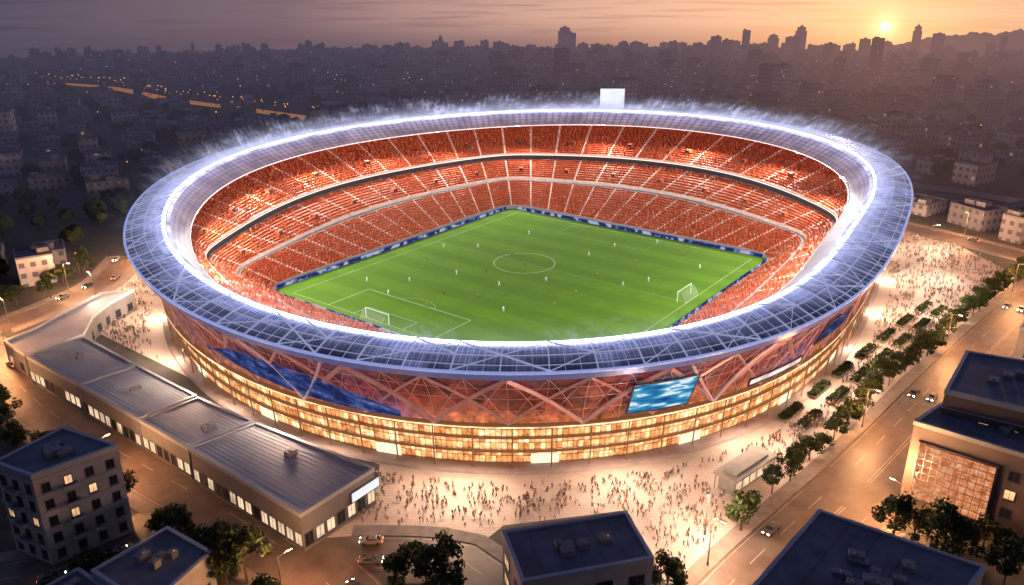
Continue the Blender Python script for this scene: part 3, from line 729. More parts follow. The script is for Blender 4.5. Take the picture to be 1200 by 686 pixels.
# ---------------------------------------------------------------- people
def person_mesh(name,phase,arm,sub=0):
    sw=.22*phase
    V=[(0,0,.96),(0,.0,1.2),(0,0,1.4),(0,.0,1.53),(0,.02,1.63),(0,.02,1.74),
       (-.10,0,.90),(-.11,sw,.50),(-.11,sw*.9-(.12 if sw<0 else 0),.08),(-.11,sw*.9+.13-(.12 if sw<0 else 0),.04),
       (.10,0,.90),(.11,-sw,.50),(.11,-sw*.9-(.12 if sw>0 else 0),.08),(.11,-sw*.9+.13-(.12 if sw>0 else 0),.04),
       (-.20,0,1.42),(-.26,-sw*.4,1.15),(-.26,-sw*.8+.06+arm*.2,.90+arm*.5),
       (.20,0,1.42),(.26,sw*.4,1.15),(.26,sw*.8+.06,.90)]
    E=[(0,1),(1,2),(2,3),(3,4),(4,5),(0,6),(6,7),(7,8),(8,9),(0,10),(10,11),(11,12),(12,13),(2,14),(14,15),(15,16),(2,17),(17,18),(18,19)]
    rad=[.15,.14,.17,.06,.10,.08,.09,.065,.045,.04,.09,.065,.045,.04,.07,.05,.035,.07,.05,.035]
    me=bpy.data.meshes.new(name); me.from_pydata(V,E,[]); o=mk('tmp',me)
    md=o.modifiers.new('s','SKIN'); 
    for i,r in enumerate(rad): me.skin_vertices[0].data[i].radius=(r,r*.85)
    for i in range(len(rad)): me.skin_vertices[0].data[i].use_root=(i==0)
    if sub: ss=o.modifiers.new('ss','SUBSURF'); ss.levels=sub; ss.render_levels=sub
    dg=bpy.context.evaluated_depsgraph_get(); dg.update(); m2=bpy.data.meshes.new_from_object(o.evaluated_get(dg)); m2.name=name
    bpy.data.objects.remove(o)
    m2.materials.clear()
    idx=[]
    for p_ in m2.polygons:
        c=p_.center
        if c.z>1.69 or (c.z>1.6 and c.y<-.02): i=3
        elif c.z>1.50 or (abs(c.x)>.21 and c.z<1.0): i=0
        elif c.z>.93: i=1
        else: i=2
        idx.append(i)
    for mm in(m_skin,m_shirt,m_pants,m_hair): m2.materials.append(mm)
    m2.polygons.foreach_set('material_index',idx); 
    if sub: m2.polygons.foreach_set('use_smooth',[True]*len(idx))
    return m2
PM=[person_mesh('person',0.15,0,1),person_mesh('person',1,0,1),person_mesh('person',-1,.4,1)]
lowP=tri_data(person_mesh('person_low',1,0,0))
cand=[]
KI=P(872,562)
poly2=[(p.x,p.y) for p in PZ]
tries=0
while len(cand)<4300 and tries<120000:
    tries+=1
    x_=random.uniform(-130,190); y_=random.uniform(85,330)
    if inS(x_,y_,.965*gb(math.atan2(y_-CY,x_-CX))) or not inpoly(x_,y_,poly2): continue
    if abs(x_-KI.x)+abs(y_-KI.y)<9: continue
    q=proj(x_,y_,0)
    if q[0]<-60 or q[0]>1260 or q[1]>740: continue
    if y_>200 and random.random()<.35: continue
    if near_other(Vector((x_,y_,0)),None,3.5): continue
    cand.append((x_,y_))
    u=random.random()
    for _ in range(0 if u<.65 else 1 if u<.9 else 2):
        a_=random.uniform(0,6.28); cand.append((x_+math.cos(a_)*.8,y_+math.sin(a_)*.8))
print('people',len(cand),tries)
cand.sort(key=lambda c:c[0]**2+c[1]**2)
for x_,y_ in cand[:265]:
    o=mk('person',random.choice(PM),None,(x_,y_,.008),label='visitor in casual clothes walking on the lit plaza',category='person',group='people on the plaza')
    o.rotation_euler=(0,0,random.uniform(0,6.28)); s=random.uniform(.62,.72); o.scale=(s,s,s)
rest=cand[265:]
inst('crowd_on_plaza',lowP,[(a,b,.008) for a,b in rest],rng.uniform(0,6.28,len(rest)),rng.uniform(.62,.72,len(rest)),[m_skin,m_shirt,m_pants,m_hair],kind='stuff')
kits=[[],[]]
for ki,km in enumerate((m_kitA,m_kitB)):
    for b in PM[1:]:
        m2=b.copy(); m2.materials[1]=km; m2.materials[2]=m_shorts if ki else m_kitA; kits[ki].append(m2)
ppx=[(480,330),(520,345),(535,322),(500,305),(560,290),(600,300),(585,335),(615,312),(640,330),(655,295),(690,300),(700,325),(720,290),(745,310),(620,275),(560,350),(590,365),(650,360),(455,345),(800,300),(770,285),(675,345),(430,330),(540,305),(520,290),(570,320),(730,335),(690,270),(820,315),(500,360),(760,330)]
for i,(a,b) in enumerate(ppx):
    p=P(a,b,.03); k=i%2
    o=mk('person',random.choice(kits[k]),None,p,label='footballer in %s kit running on the pitch'%('orange' if k else 'white'),category='person',group='footballers on the pitch'); o.rotation_euler=(0,0,random.uniform(0,6.28)); o.scale=(.9,)*3
mb=MB()
def frus(m,z0,z1,a,b,c_,d_,mi):
    A=[(-a,-b,z0),(a,-b,z0),(a,b,z0),(-a,b,z0)]; B=[(-c_,-d_,z1),(c_,-d_,z1),(c_,d_,z1),(-c_,d_,z1)]
    for q in range(4): m.quad(A[q],A[(q+1)%4],B[(q+1)%4],B[q],mi)
    m.quad(*B,m=mi)
frus(mb,0,.45,.20,.30,.22,.22,0); frus(mb,.45,1.0,.22,.16,.26,.14,0); frus(mb,1.0,1.28,.10,.10,.09,.10,1)
spec=tri_data(mb.mesh('spectator',[m_fans,m_fanskin]))
sp=[];sr=[]
for (q0,z0,q1,z1,rows) in TIERS:
    for k in range(rows):
        q=q0+(q1-q0)*(k+.55)/rows; z=z0+(z1-z0)*k/rows
        for ci in range(NCOL):
            if colm[ci]: continue
            a=bw(ci,q,z); b=bw(ci+1,q,z); L=(b-a).length; n=max(1,int(L/.85))
            if proj(a.x,a.y,a.z)[1]>405: continue
            for j in range(n):
                if random.random()<.5: continue
                p=a.lerp(b,(j+.5+random.uniform(-.2,.2))/n); sp.append((p.x,p.y,p.z+.01)); sr.append(angs[ci]-math.pi/2+math.pi)
sp=np.array(sp); sr=np.array(sr)
print('spectators',len(sp))
if len(sp)>12000:
    ix=rng.choice(len(sp),12000,False); sp=sp[ix]; sr=sr[ix]
inst('spectator_crowd',spec,sp,sr,rng.uniform(.8,.95,len(sp)),[m_fans,m_fanskin],kind='stuff')

# ---------------------------------------------------------------- trees
def tree_proto(seed,h=7.5,wid=2.6,nl=1300):
    rs=random.Random(seed)
    e=empty('tree',(0,0,-500),label='leafy dark green tree beside the road',category='tree',group='street trees')
    m=MB(); m.cyl((0,0,0),(0.1,0,h*.35),.22,.15,7); m.cyl((.1,0,h*.35),(0,.1,h*.8),.15,.04,6)
    cl=[]
    for k in range(13):
        a=rs.uniform(0,6.28); rd=wid*math.sqrt(rs.uniform(.02,.75)); zz=h*rs.uniform(.38,.92); 
        rd*=(1-.6*max(0,(zz/h-.6)/.4)); c=Vector((rd*math.cos(a),rd*math.sin(a),zz)); cl.append((c,rs.uniform(.75,1.35)*wid*.38))
        m.cyl((.05,0,h*.35+rs.uniform(0,.8)),c,.07,.02,5)
    m.obj('trunk',[m_bark],e)
    m=MB()
    for k in range(nl):
        c,r=rs.choice(cl); d=Vector((rs.gauss(0,1),rs.gauss(0,1),rs.gauss(0,1))).normalized()*r*rs.uniform(.55,1.08); d.z*=.8
        p=c+d; n=(d.normalized()+Vector((rs.gauss(0,.5),rs.gauss(0,.5),rs.gauss(0,.5)+.3))).normalized()
        a=n.orthogonal().normalized(); b=n.cross(a); s=rs.uniform(.14,.30); a*=s; b*=s*.8
        m.quad(p-a-b,p+a-b*.6,p+a*.8+b,p-a*.7+b*.9)
    m.obj('crown',[m_leaf],e); return e
protos=[tree_proto(i,h,w) for i,(h,w) in enumerate([(7.5,2.9),(8.5,2.8),(6.5,3.0),(9.5,3.3)])]
reg(None)
tp=[]
l,w=roads['boulevard']
acc=0
for i in range(len(l)-1):
    acc+=(l[i+1]-l[i]).length
    if acc<3.5: continue
    acc=0; d0,n0=norm2(l,i)
    sd_=-1 if (l[i]-n0*10-Vector((CX,CY,0))).length<(l[i]+n0*10-Vector((CX,CY,0))).length else 1
    p=l[i]+n0*sd_*(w/2+3.2)+Vector((random.uniform(-.8,.8),random.uniform(-.8,.8),0)); q=proj(p.x,p.y,0)
    if q[1]<585: tp.append((p.x,p.y,random.uniform(.62,.86)))
    p=l[i]-n0*sd_*(w/2+4); q=proj(p.x,p.y,0)
    if random.random()<.4: tp.append((p.x,p.y,random.uniform(.6,.8)))
l,w=roads['annexe_road']
for i in range(2,len(l)-1,2):
    d0,n0=norm2(l,i); p=l[i]+n0*(w/2+4) if (l[i]+n0*10-Vector((CX,CY,0))).length>(l[i]-n0*10-Vector((CX,CY,0))).length else l[i]-n0*(w/2+4)
    tp.append((p.x+random.uniform(-1.5,1.5),p.y+random.uniform(-1.5,1.5),random.uniform(.7,.95)))
for a,b,s in [(440,662,.7),(488,676,.9),(520,686,.9),(548,676,.9),(575,680,1.0),(465,692,.9),(610,690,.8),(600,705,1.0),(640,705,.9),(440,700,1.0),(520,705,1.0),(415,690,.8),(500,692,1.0),(545,700,1.0),(868,622,.9),(905,604,.75),(1030,622,.9),(1068,640,.9),(1090,660,1.0),(1120,668,.9),(1175,690,1.0),(1045,640,.9),(1150,650,.9),(1100,630,.8),(1180,665,.9),(1060,600,.7),
  (150,600,.9),(165,640,1.0),(190,610,.9),(215,640,1.0),(225,620,.9),(250,655,1.0),(265,640,.8),(290,685,1.1),(310,690,1.0),(260,690,1.0),(150,580,.8),(135,560,.8),(155,560,.8),(240,600,.8),(205,600,.8),(280,660,.9),(235,690,1.0),
  (20,470,.9),(45,500,.9),(10,500,1),(60,520,.9),(-10,480,1),(0,365,.9),(20,358,.9),(75,335,.9),(100,325,.8),(60,350,.8),(125,312,.8),(700,690,.7),(780,700,.9),(115,690,1.1),(20,690,1.1),(100,650,.9),(760,690,.8)]:
    p=P(a,b); tp.append((p.x,p.y,s))
ntree=0
# ---------------------------------------------------------------- hero buildings
def area2(p): return sum(p[i][0]*p[(i+1)%len(p)][1]-p[(i+1)%len(p)][0]*p[i][1] for i in range(len(p)))
HB=[]
def inset(poly,d):
    n=len(poly); out=[]
    for i in range(n):
        a=Vector(poly[i-1][:2]); b=Vector(poly[i][:2]); c=Vector(poly[(i+1)%n][:2])
        e1=(b-a).normalized(); e2=(c-b).normalized(); n1=Vector((-e1.y,e1.x)); n2=Vector((-e2.y,e2.x))
        bis=(n1+n2); k=d*2/max(.3,bis.length_squared); out.append((b.x+bis.x*k,b.y+bis.y*k))
    return out
def hero(name,label,cat,px,h,z0=0.0,wall=m_wall,roofm=m_roofd,sp=3.4,fh=3.3,ww=1.6,wh=1.7,lit=.2,cool=False,units=4,edges=None,ribs=0,maxw=95,litmat=None,trim=m_edge,courses=False,balc=False):
    poly=[tuple(P(a,b,h)[:2]) for a,b in px]
    if area2(poly)<0: poly=poly[::-1]
    HB.append(poly)
    cx=sum(p[0] for p in poly)/len(poly); cy=sum(p[1] for p in poly)/len(poly)
    loc=Vector((cx,cy,z0)); pl=[(p[0]-cx,p[1]-cy) for p in poly]; H=h-z0
    e=empty(name,loc,label=label,category=cat)
    m=MB(); m.prism(pl,0,H-.6); m.obj('wall',[wall],e)
    inn=inset(pl,.45); outp=inset(pl,-.12)
    m=MB(); n=len(pl)
    m.poly([(p[0],p[1],H-.35) for p in inn],0)
    for i in range(n):
        a,b=outp[i],outp[(i+1)%n]; c,d=inn[(i+1)%n],inn[i]
        m.quad((a[0],a[1],H-.75),(b[0],b[1],H-.75),(b[0],b[1],H),(a[0],a[1],H),1)
        m.quad((a[0],a[1],H),(b[0],b[1],H),(c[0],c[1],H),(d[0],d[1],H),1)
        m.quad((d[0],d[1],H),(c[0],c[1],H),(c[0],c[1],H-.35),(d[0],d[1],H-.35),1)
        m.quad((b[0],b[1],H-.75),(a[0],a[1],H-.75),(pl[i][0],pl[i][1],H-.75),(pl[(i+1)%n][0],pl[(i+1)%n][1],H-.75),1)
    rf=m.obj('roof',[roofm,trim],e)
    if ribs:
        m=MB(); a0,a1,a2,a3=[Vector(inn[i]) for i in range(4)]
        for k in range(1,ribs):
            f_=k/ribs; p0=a0.lerp(a1,f_); p1=a3.lerp(a2,f_); m.beam((p0.x,p0.y,H-.31),(p1.x,p1.y,H-.31),.06,.06)
        m.obj('roof_seam',[roofm],rf)
    rs=random.Random(len(HB))
    for k in range(units):
        w=[rs.uniform(.15,1) for _ in pl]; sw=sum(w); ux=sum(p[0]*q for p,q in zip(inn,w))/sw*.9; uy=sum(p[1]*q for p,q in zip(inn,w))/sw*.9
        m=MB(); an=math.atan2(pl[1][1]-pl[0][1],pl[1][0]-pl[0][0]); a_,b_,c_=rs.uniform(1.0,2.6),rs.uniform(.8,1.8),rs.uniform(.6,1.2)
        m.box((ux,uy,H-.35+c_/2),(a_,b_,c_),an); m.cyl((ux,uy,H-.35+c_),(ux,uy,H-.2+c_),.4,.35,8); m.obj('rooftop_unit',[m_unit],e)
    nf=max(1,int((H-.9)/fh)); cnt=0
    if courses:
        m=MB()
        for f_ in range(1,nf+1):
            z_=.9+f_*fh-.55; o1=inset(pl,-.14)
            for i in range(n):
                a,b=o1[i],o1[(i+1)%n]; c,d=pl[(i+1)%n],pl[i]
                if z_>H-1: continue
                m.quad((a[0],a[1],z_-.1),(b[0],b[1],z_-.1),(b[0],b[1],z_+.12),(a[0],a[1],z_+.12)); m.quad((a[0],a[1],z_+.12),(b[0],b[1],z_+.12),(c[0],c[1],z_+.12),(d[0],d[1],z_+.12))
        m.obj('string_course',[trim],e)
    wm=MB(); wm.box((0,-.03,0),(ww,.10,wh),ms=0); wm.quad((-ww/2+.1,-.085,-wh/2+.1),(ww/2-.1,-.085,-wh/2+.1),(ww/2-.1,-.085,wh/2-.1),(-ww/2+.1,-.085,wh/2-.1),1); wm.box((0,-.1,0),(.06,.03,wh-.2),ms=0); wm.box((0,-.12,-wh/2-.06),(ww+.2,.2,.08),ms=0)
    bm_=MB(); bm_.box((0,-.62,-.05),(ww+.9,1.1,.12)); bm_.box((0,-1.14,.5),(ww+.9,.05,.08)); bm_.box((0,-1.14,.22),(ww+.86,.03,.42))
    for sx in(-1,1): bm_.box((sx*(ww+.86)/2,-.6,.25),(.05,1.05,.5))
    bme=bm_.mesh('balcony',[trim])
    lm=litmat or (m_wcool if cool else m_wlit)
    md_=wm.mesh('window',[m_frame,m_wdark]); ml_=wm.mesh('window',[m_frame,lm])
    for i in range(n):
        a=Vector((*pl[i],0)); b=Vector((*pl[(i+1)%n],0)); d=b-a; L=d.length; nrm=Vector((d.y,-d.x,0)).normalized()
        mid=(a+b)/2+loc
        if nrm.dot(Vector((0,0,0))-Vector((mid.x,mid.y,0)))<-.25*math.hypot(mid.x,mid.y): continue
        nw=max(1,int((L-1)/sp)); ang=math.atan2(d.y,d.x)
        for f_ in range(nf):
            for k in range(nw):
                if cnt>=maxw: break
                p=a+d*((k+.5)/nw); zc=1.2+wh/2-.3+f_*fh
                o=mk('window',ml_ if rs.random()<lit else md_,e,(p.x,p.y,zc)); o.rotation_euler=(0,0,ang); cnt+=1
                if balc and f_>0 and k%3==1:
                    o=mk('balcony',bme,e,(p.x,p.y,zc-wh/2-.25)); o.rotation_euler=(0,0,ang)
    return e,poly
annex=dict(wall=m_walll,roofm=m_roofm,sp=1.95,fh=6,ww=1.7,wh=2.3,units=1,ribs=14,lit=.65,cool=True)
hero('exhibition_hall','long low hall with grey metal roof and lit glass front','hall',[(222,525),(300,495),(438,548),(352,602)],7.2,**annex)
hero('exhibition_hall','low hall with blue grey metal roof beside the road','hall',[(163,491),(232,465),(297,493),(220,524)],6.8,**annex)
hero('exhibition_hall','low hall with grey roof and glazed street side','hall',[(92,450),(160,427),(230,463),(161,490)],7.0,**annex)
hero('exhibition_hall','small low hall with seamed metal roof','hall',[(31,417),(98,394),(158,426),(90,449)],6.7,**annex)
m_rpale=pbr('pale_metal_roof',(.42,.43,.46),.5,0.0,var=.15,vs=.12)
hero('curved_hall','curved low hall with pale metal roof by the plaza','hall',[(28,414),(4,399),(40,384),(85,360),(118,343),(156,339),(128,354),(108,370),(97,391)],6.0,wall=m_walll,roofm=m_rpale,units=0,sp=3.5,fh=6,ww=2,wh=2.0,lit=.3,trim=m_rpale)
hero('apartment_block','grey five storey apartment block with balconies and dark windows','building',[(-8,541),(74,500),(137,521),(36,557)],16,units=5,lit=.13,sp=2.3,fh=2.9,ww=1.2,wh=1.5,maxw=98,courses=True,balc=True)
hero('flat_roof_house','low dark flat roofed building among trees','building',[(107,668),(196,617),(248,646),(172,712)],7,lit=.1)
hero('flat_roof_house','small dark flat roofed building','building',[(20,705),(92,665),(128,690),(60,740)],6,lit=.2)
hero('service_building','low dark building with pale roof edge facing the plaza','building',[(589,622),(734,599),(766,653),(612,681)],8.5,lit=.25,units=5,sp=4,ww=2.4,ribs=6)
hero('warehouse','wide dark flat roofed building beside the crossing','building',[(960,597),(1155,664),(1085,760),(870,700)],10,lit=.15,units=9,ribs=5)
hero('office_building','brown clad office block upper storeys','office building',[(1108,457),(1133,411),(1260,432),(1250,490)],20,lit=.12,wall=m_wallb,units=4,courses=True)
hero('office_building','brown clad office block with big lit glass front','office building',[(1072,493),(1106,470),(1270,512),(1255,548)],16.0,lit=.1,wall=m_wallb,units=5,maxw=50)
hero('corner_building','dark corner building by the boulevard','building',[(1196,383),(1216,362),(1270,375),(1260,402)],11,lit=.3,units=2)
a=P(1072,493,16); b=P(1255,548,16); d=(b-a); d.z=0; L=d.length; d.normalize(); nrm=Vector((d.y,-d.x,0))
if nrm.y>0: nrm=-nrm
gf=empty('glass_front',(a+d*7+nrm*.5)*1.0,label='tall warm lit glazed front with crossing mullions on an office',category='glass wall'); gf.location.z=0; gf.rotation_euler=(0,0,math.atan2(d.y,d.x))
m=MB(); m.quad((-5.5,0,2.5),(5.5,0,2.5),(5.5,0,12.5),(-5.5,0,12.5)); 
g=G('lit_atrium'); p=g.n('ShaderNodeTexCoord').outputs['Object']; nz=g.noise(.8,p,6,.85)
m_atr=g.finish(g.n('ShaderNodeEmission',{'Color':g.ramp(nz,[(.35,(.30,.06,.02)),(.5,(.80,.26,.10)),(.65,(1.0,.66,.42))]),'Strength':.85}).outputs[0]); m.obj('pane',[m_atr],gf)
m=MB()
for k in range(11): m.box((-5.5+k*1.1,-.06,7.5),(.07,.12,10))
for k in range(9): m.box((0,-.08,2.5+k*1.25),(11.1,.12,.06))
m.obj('mullion_grid',[m_frame],gf)
m=MB(); m.box((0,.24,7.5),(11.6,.4,10.6)); m.obj('frame',[m_wallb],gf)
a=P(352,602,7.2); b=P(438,548,7.2); d=b-a; d.z=0; L=d.length; d.normalize(); nrm=Vector((d.y,-d.x,0))
if nrm.x<0: nrm=-nrm
pw=a+d*(L*.84)+nrm*.25; e=empty('lit_sign_panel',(pw.x,pw.y,0),label='white backlit sign panel on the hall end wall',category='sign'); e.rotation_euler=(0,0,math.atan2(d.y,d.x))
m=MB(); m.box((0,0,4.4),(6.4,.25,2.0)); m.obj('casing',[m_frame],e)
m=MB(); m.box((0,-.14 if nrm.dot(Vector((d.y,-d.x,0)))>0 else .14,4.4),(6.0,.1,1.6)); m.obj('face',[m_whitescreen],e)
e=empty('pavilion',(KI.x,KI.y,0),label='small long pavilion with pale flat roof on the plaza',category='pavilion'); a=P(845,580); b=P(897,545); an=math.atan2(b.y-a.y,b.x-a.x); e.rotation_euler=(0,0,an)
m_pav=pbr('pavilion_grey',(.20,.19,.18),.6,var=.15)
m=MB(); m.box((0,0,3.2),(13,4.6,.35)); m.box((0,0,3.5),(10,2.5,.3)); m.obj('roof',[m_pav],e)
m=MB(); m.box((0,0,1.55),(11.4,3.2,3.0)); m.obj('wall',[m_pav],e)
for k in range(5):
    m=MB(); m.box((-4.4+k*2.2,-1.66,1.6),(1.6,.1,1.9)); m.obj('window',[m_wcool],e)
for sx in(-6.1,6.1):
    for sy in(-2,2): m=MB(); m.cyl((sx,sy,0),(sx,sy,3.05),.1,.1,6); m.obj('post',[m_steel],e)
for x_,y_,s in tp:
    if any(inpoly(x_,y_,q) for q in HB) or inS(x_,y_,1.0): continue
    if near_other(Vector((x_,y_,0)),None,1.2): continue
    copy_thing(random.choice(protos),(x_,y_,0),random.uniform(0,6.28),s*random.uniform(.85,1.15)); ntree+=1
def purge(pr):
    for c in list(pr.children): bpy.data.objects.remove(c)
    bpy.data.objects.remove(pr)
l,w=roads['boulevard']
hl=[]
for i in range(len(l)):
    d0,n0=norm2(l,i); q=proj(l[i].x,l[i].y,0)
    if not(375<q[1]<560) or i%3: continue
    sd_=-1 if (l[i]-n0*10-Vector((CX,CY,0))).length<(l[i]+n0*10-Vector((CX,CY,0))).length else 1
    for o_ in (9.5,13.5): hl.append((l[i]+n0*sd_*(w/2+o_),math.atan2(d0.y,d0.x)))
for k_,(p,an) in enumerate(hl):
    e=empty('hedge_planter',(p.x,p.y,0),label='long clipped hedge in a stone planter on the plaza',category='planter',group='hedge planters'); e.rotation_euler=(0,0,an)
    m=MB(); m.box((0,0,.25),(8.5,2.1,.5)); m.obj('planter_box',[m_pav],e)
    m=MB(); rs=random.Random(k_)
    for k in range(600):
        p=Vector((rs.uniform(-4.1,4.1),rs.uniform(-.9,.9),.5+rs.uniform(0,.6))); n=Vector((rs.gauss(0,1),rs.gauss(0,1),rs.gauss(0,1)+.6)).normalized(); u_=n.orthogonal().normalized()*.2; w_=n.cross(u_); m.quad(p-u_-w_,p+u_-w_,p+u_+w_,p-u_+w_)
    m.obj('hedge',[m_leaf],e)
# ---------------------------------------------------------------- lamps
lp=empty('street_lamp',(0,0,-500),label='tall steel street lamp with warm glowing head',category='street lamp',group='street lamps')
m=MB(); m.cyl((0,0,0),(0,0,8.5),.11,.06,8); m.cyl((0,0,0),(0,0,.8),.2,.17,8); m.obj('pole',[m_steel],lp)
m=MB(); m.beam((0,0,8.4),(1.6,0,8.9),.1); m.obj('arm',[m_steel],lp)
m=MB(); m.box((1.8,0,8.95),(.9,.34,.14)); m.obj('lamp_head',[m_steel],lp)
m=MB(); m.box((1.8,0,8.82),(.8,.32,.10)); m.obj('lamp_lens',[m_lamp],lp)
reg(None)
LD=bpy.data.lights.new('lamp_bulb','POINT'); LD.energy=15000; LD.color=(1,.43,.16); LD.shadow_soft_size=.5
LD2=bpy.data.lights.new('plaza_fill_bulb','POINT'); LD2.energy=12500; LD2.color=(1,.73,.54); LD2.shadow_soft_size=.6
nl=0
def lamp(p,rz,ld):
    r=copy_thing(lp,(p.x,p.y,0),rz); o=mk('bulb',ld,r,(1.8,0,8.3)); return r
for k,(l,w) in roads.items():
    stepn=6
    for i in range(2,len(l)-1,stepn):
        d0,n0=norm2(l,i); sg=1 if (i//stepn)%2 else -1
        p=l[i]+n0*sg*(w/2+.9); q=proj(p.x,p.y,0)
        if not(-120<q[0]<1320 and q[1]<800) or near_other(p,k,.5): continue
        if any(inpoly(p.x,p.y,b) for b in HB) or inS(p.x,p.y,.99): continue
        lamp(p,math.atan2(-n0.y*sg,-n0.x*sg),LD); nl+=1
for i in range(36):  # extra lamp posts added to light up the plaza
    t=R(-215+i*250/35)
    for f_ in(1.12,1.30,1.50):
        if (i+int(f_*10))%2: continue
        p=S(t,f_,0)
        if not inpoly(p.x,p.y,poly2) or near_other(p,None,3) or any(inpoly(p.x,p.y,b) for b in HB): continue
        lamp(p,random.uniform(0,6.28),LD2); nl+=1
print('lamps',nl,'trees',ntree)
# ---------------------------------------------------------------- cars
m_tyre=pbr('tyre_rubber',(.02,.02,.02),.8); m_cglass=pbr('car_glass',(.02,.025,.03),.08); m_head=emis('headlight_glow',(1,.80,.5),50.0); m_tail=emis('taillight_glow',(1,.10,.03),18.0)
def car_proto(col,nm,lab):
    mp=pbr('car_paint_'+nm,col,.3,.3,var=.03)
    e=empty('car',(0,0,-500),label=lab,category='car',group='cars driving on the roads')
    prof=[(-2.2,.35),(2.2,.35),(2.25,.7),(2.1,.85),(1.0,.98),(.35,1.42),(-1.0,1.45),(-1.75,1.05),(-2.2,.98)]
    bm=bmesh.new(); rings=[]
    for y_,k in((-.88,.9),(-.85,1),(.85,1),(.88,.9)):
        rings.append([bm.verts.new((x_*(1 if z_<1 else .97),y_*(1 if z_<1.1 else .8),.35+(z_-.35)*k)) for x_,z_ in prof])
    n=len(prof)
    for r in range(3):
        for i in range(n): bm.faces.new((rings[r][i],rings[r][(i+1)%n],rings[r+1][(i+1)%n],rings[r+1][i]))
    bm.faces.new(rings[0][::-1]); bm.faces.new(rings[3]); bmesh.ops.recalc_face_normals(bm,faces=bm.faces)
    me=bpy.data.meshes.new('body'); bm.to_mesh(me); bm.free(); me.materials.append(mp); mk('body',me,e)
    m=MB(); m.quad((1.02,-.66,1.0),(1.02,.66,1.0),(.42,.60,1.42),(.42,-.60,1.42)); m.obj('windscreen',[m_cglass],e)
    m=MB(); m.quad((-1.08,-.60,1.46),(-1.08,.60,1.46),(-1.76,.66,1.09),(-1.76,-.66,1.09)); m.obj('rear_window',[m_cglass],e)
    for sy in(-1,1):
        m=MB(); m.quad((-1.5,sy*.82,1.05),(.85,sy*.82,1.02),(.3,sy*.73,1.38),(-1.0,sy*.73,1.40)); m.obj('side_window',[m_cglass],e)
        m=MB(); m.box((2.22,sy*.6,.68),(.12,.36,.16)); m.obj('headlight',[m_head],e)
        m=MB(); m.box((-2.2,sy*.62,.8),(.1,.34,.14)); m.obj('taillight',[m_tail],e)
        for sx in(-1.35,1.4): m=MB(); m.cyl((sx,sy*.92,.33),(sx,sy*.70,.33),.33,.33,12); m.obj('wheel',[m_tyre],e)
    return e
cp=[car_proto((.10,.095,.095),'grey','dark grey car with headlights on driving on the road'),car_proto((.03,.03,.035),'black','black car with headlights on driving on the road'),car_proto((.22,.20,.19),'silver','silver car with headlights on driving on the road')]
reg(None)
nc=0
for k,(l,w) in roads.items():
    lanes=[-5.4,-2,2,5.4] if w>14 else [-2.3,2.3]
    for i in range(1,len(l)-1,2):
        for o_ in lanes:
            if random.random()>.16: continue
            d0,n0=norm2(l,i); p=l[i]+n0*o_+d0*random.uniform(-1,1); q=proj(p.x,p.y,0)
            if not(-60<q[0]<1260 and q[1]<730) or near_other(p,k,1): continue
            a=math.atan2(d0.y,d0.x)+(math.pi if o_>0 else 0)
            copy_thing(random.choice(cp),(p.x,p.y,.06),a,.8); nc+=1
print('cars',nc)
for pr_ in protos+[lp]+cp: purge(pr_)

# ---------------------------------------------------------------- CITY
ex=[P(*p) for p in [(-900,800),(-600,420),(0,372),(120,322),(300,250),(600,230),(900,230),(1055,255),(1200,285),(1500,335),(2200,420),(2200,800)]]
ex=[(p.x,p.y) for p in ex]
hw=[smooth_line([P(*p) for p in q],25) for q in ([(60,92),(130,100),(200,116),(270,126),(372,141)],[(380,92),(450,99),(520,108)],[(900,110),(1000,104),(1200,98)],[(1030,215),(1120,225),(1260,250)])]
m_hwy=pbr('highway_asphalt',(.12,.09,.07),.6,var=.3,em=(1,.40,.17),es=.26)  # emission paints the orange road glow into the asphalt
for hi_,l in enumerate(hw):
    mb=MB()
    for i in range(len(l)-1):
        d0,n0=norm2(l,i); d1,n1=norm2(l,i+1)
        f=lambda v:Vector((v.x,v.y,gz(v.x,v.y)+.5))
        hwid=6 if hi_==0 else 5
        mb.quad(f(l[i]-n0*hwid),f(l[i+1]-n1*hwid),f(l[i+1]+n1*hwid),f(l[i]+n0*hwid))
    mb.obj('road',[m_hwy if hi_<2 else m_asph],None,kind='structure')
hwp=[(q.x,q.y) for l in hw for q in l]; hwa=np.array(hwp)
rp_=np.array([(q.x,q.y,w) for k,(l,w) in roads.items() for q in l])
def bgeo(m,x,y,w,d,h,rot,z0,rs,det):
    ca,sa=math.cos(rot),math.sin(rot)
    T=lambda a,b:(x+a*ca-b*sa,y+a*sa+b*ca)
    base=[T(-w/2,-d/2),T(w/2,-d/2),T(w/2,d/2),T(-w/2,d/2)]
    m.prism(base,z0-1.5,z0+h,0,1,uoff=rs.random()*40)
    if det:
        a=[T(-w/2-.0,-d/2),T(w/2,-d/2),T(w/2,d/2),T(-w/2,d/2)]; b=[T(-w/2+.4,-d/2+.4),T(w/2-.4,-d/2+.4),T(w/2-.4,d/2-.4),T(-w/2+.4,d/2-.4)]
        for i in range(4):
            j=(i+1)%4
            m.quad((*a[i],z0+h),(*a[j],z0+h),(*a[j],z0+h+.6),(*a[i],z0+h+.6),1); m.quad((*a[i],z0+h+.6),(*a[j],z0+h+.6),(*b[j],z0+h+.6),(*b[i],z0+h+.6),1); m.quad((*b[j],z0+h),(*b[i],z0+h),(*b[i],z0+h+.6),(*b[j],z0+h+.6),1)
    for k in range(rs.choice([1,2,3]) if det else 1):
        ux,uy=T(rs.uniform(-.3,.3)*w,rs.uniform(-.3,.3)*d); m.box((ux,uy,z0+h+.9),(rs.uniform(2,w*.35),rs.uniform(2,d*.35),1.8),rot,1)
BL=[]; cell=20.0; rs=random.Random(11); lampsC=[]; treesC=[]
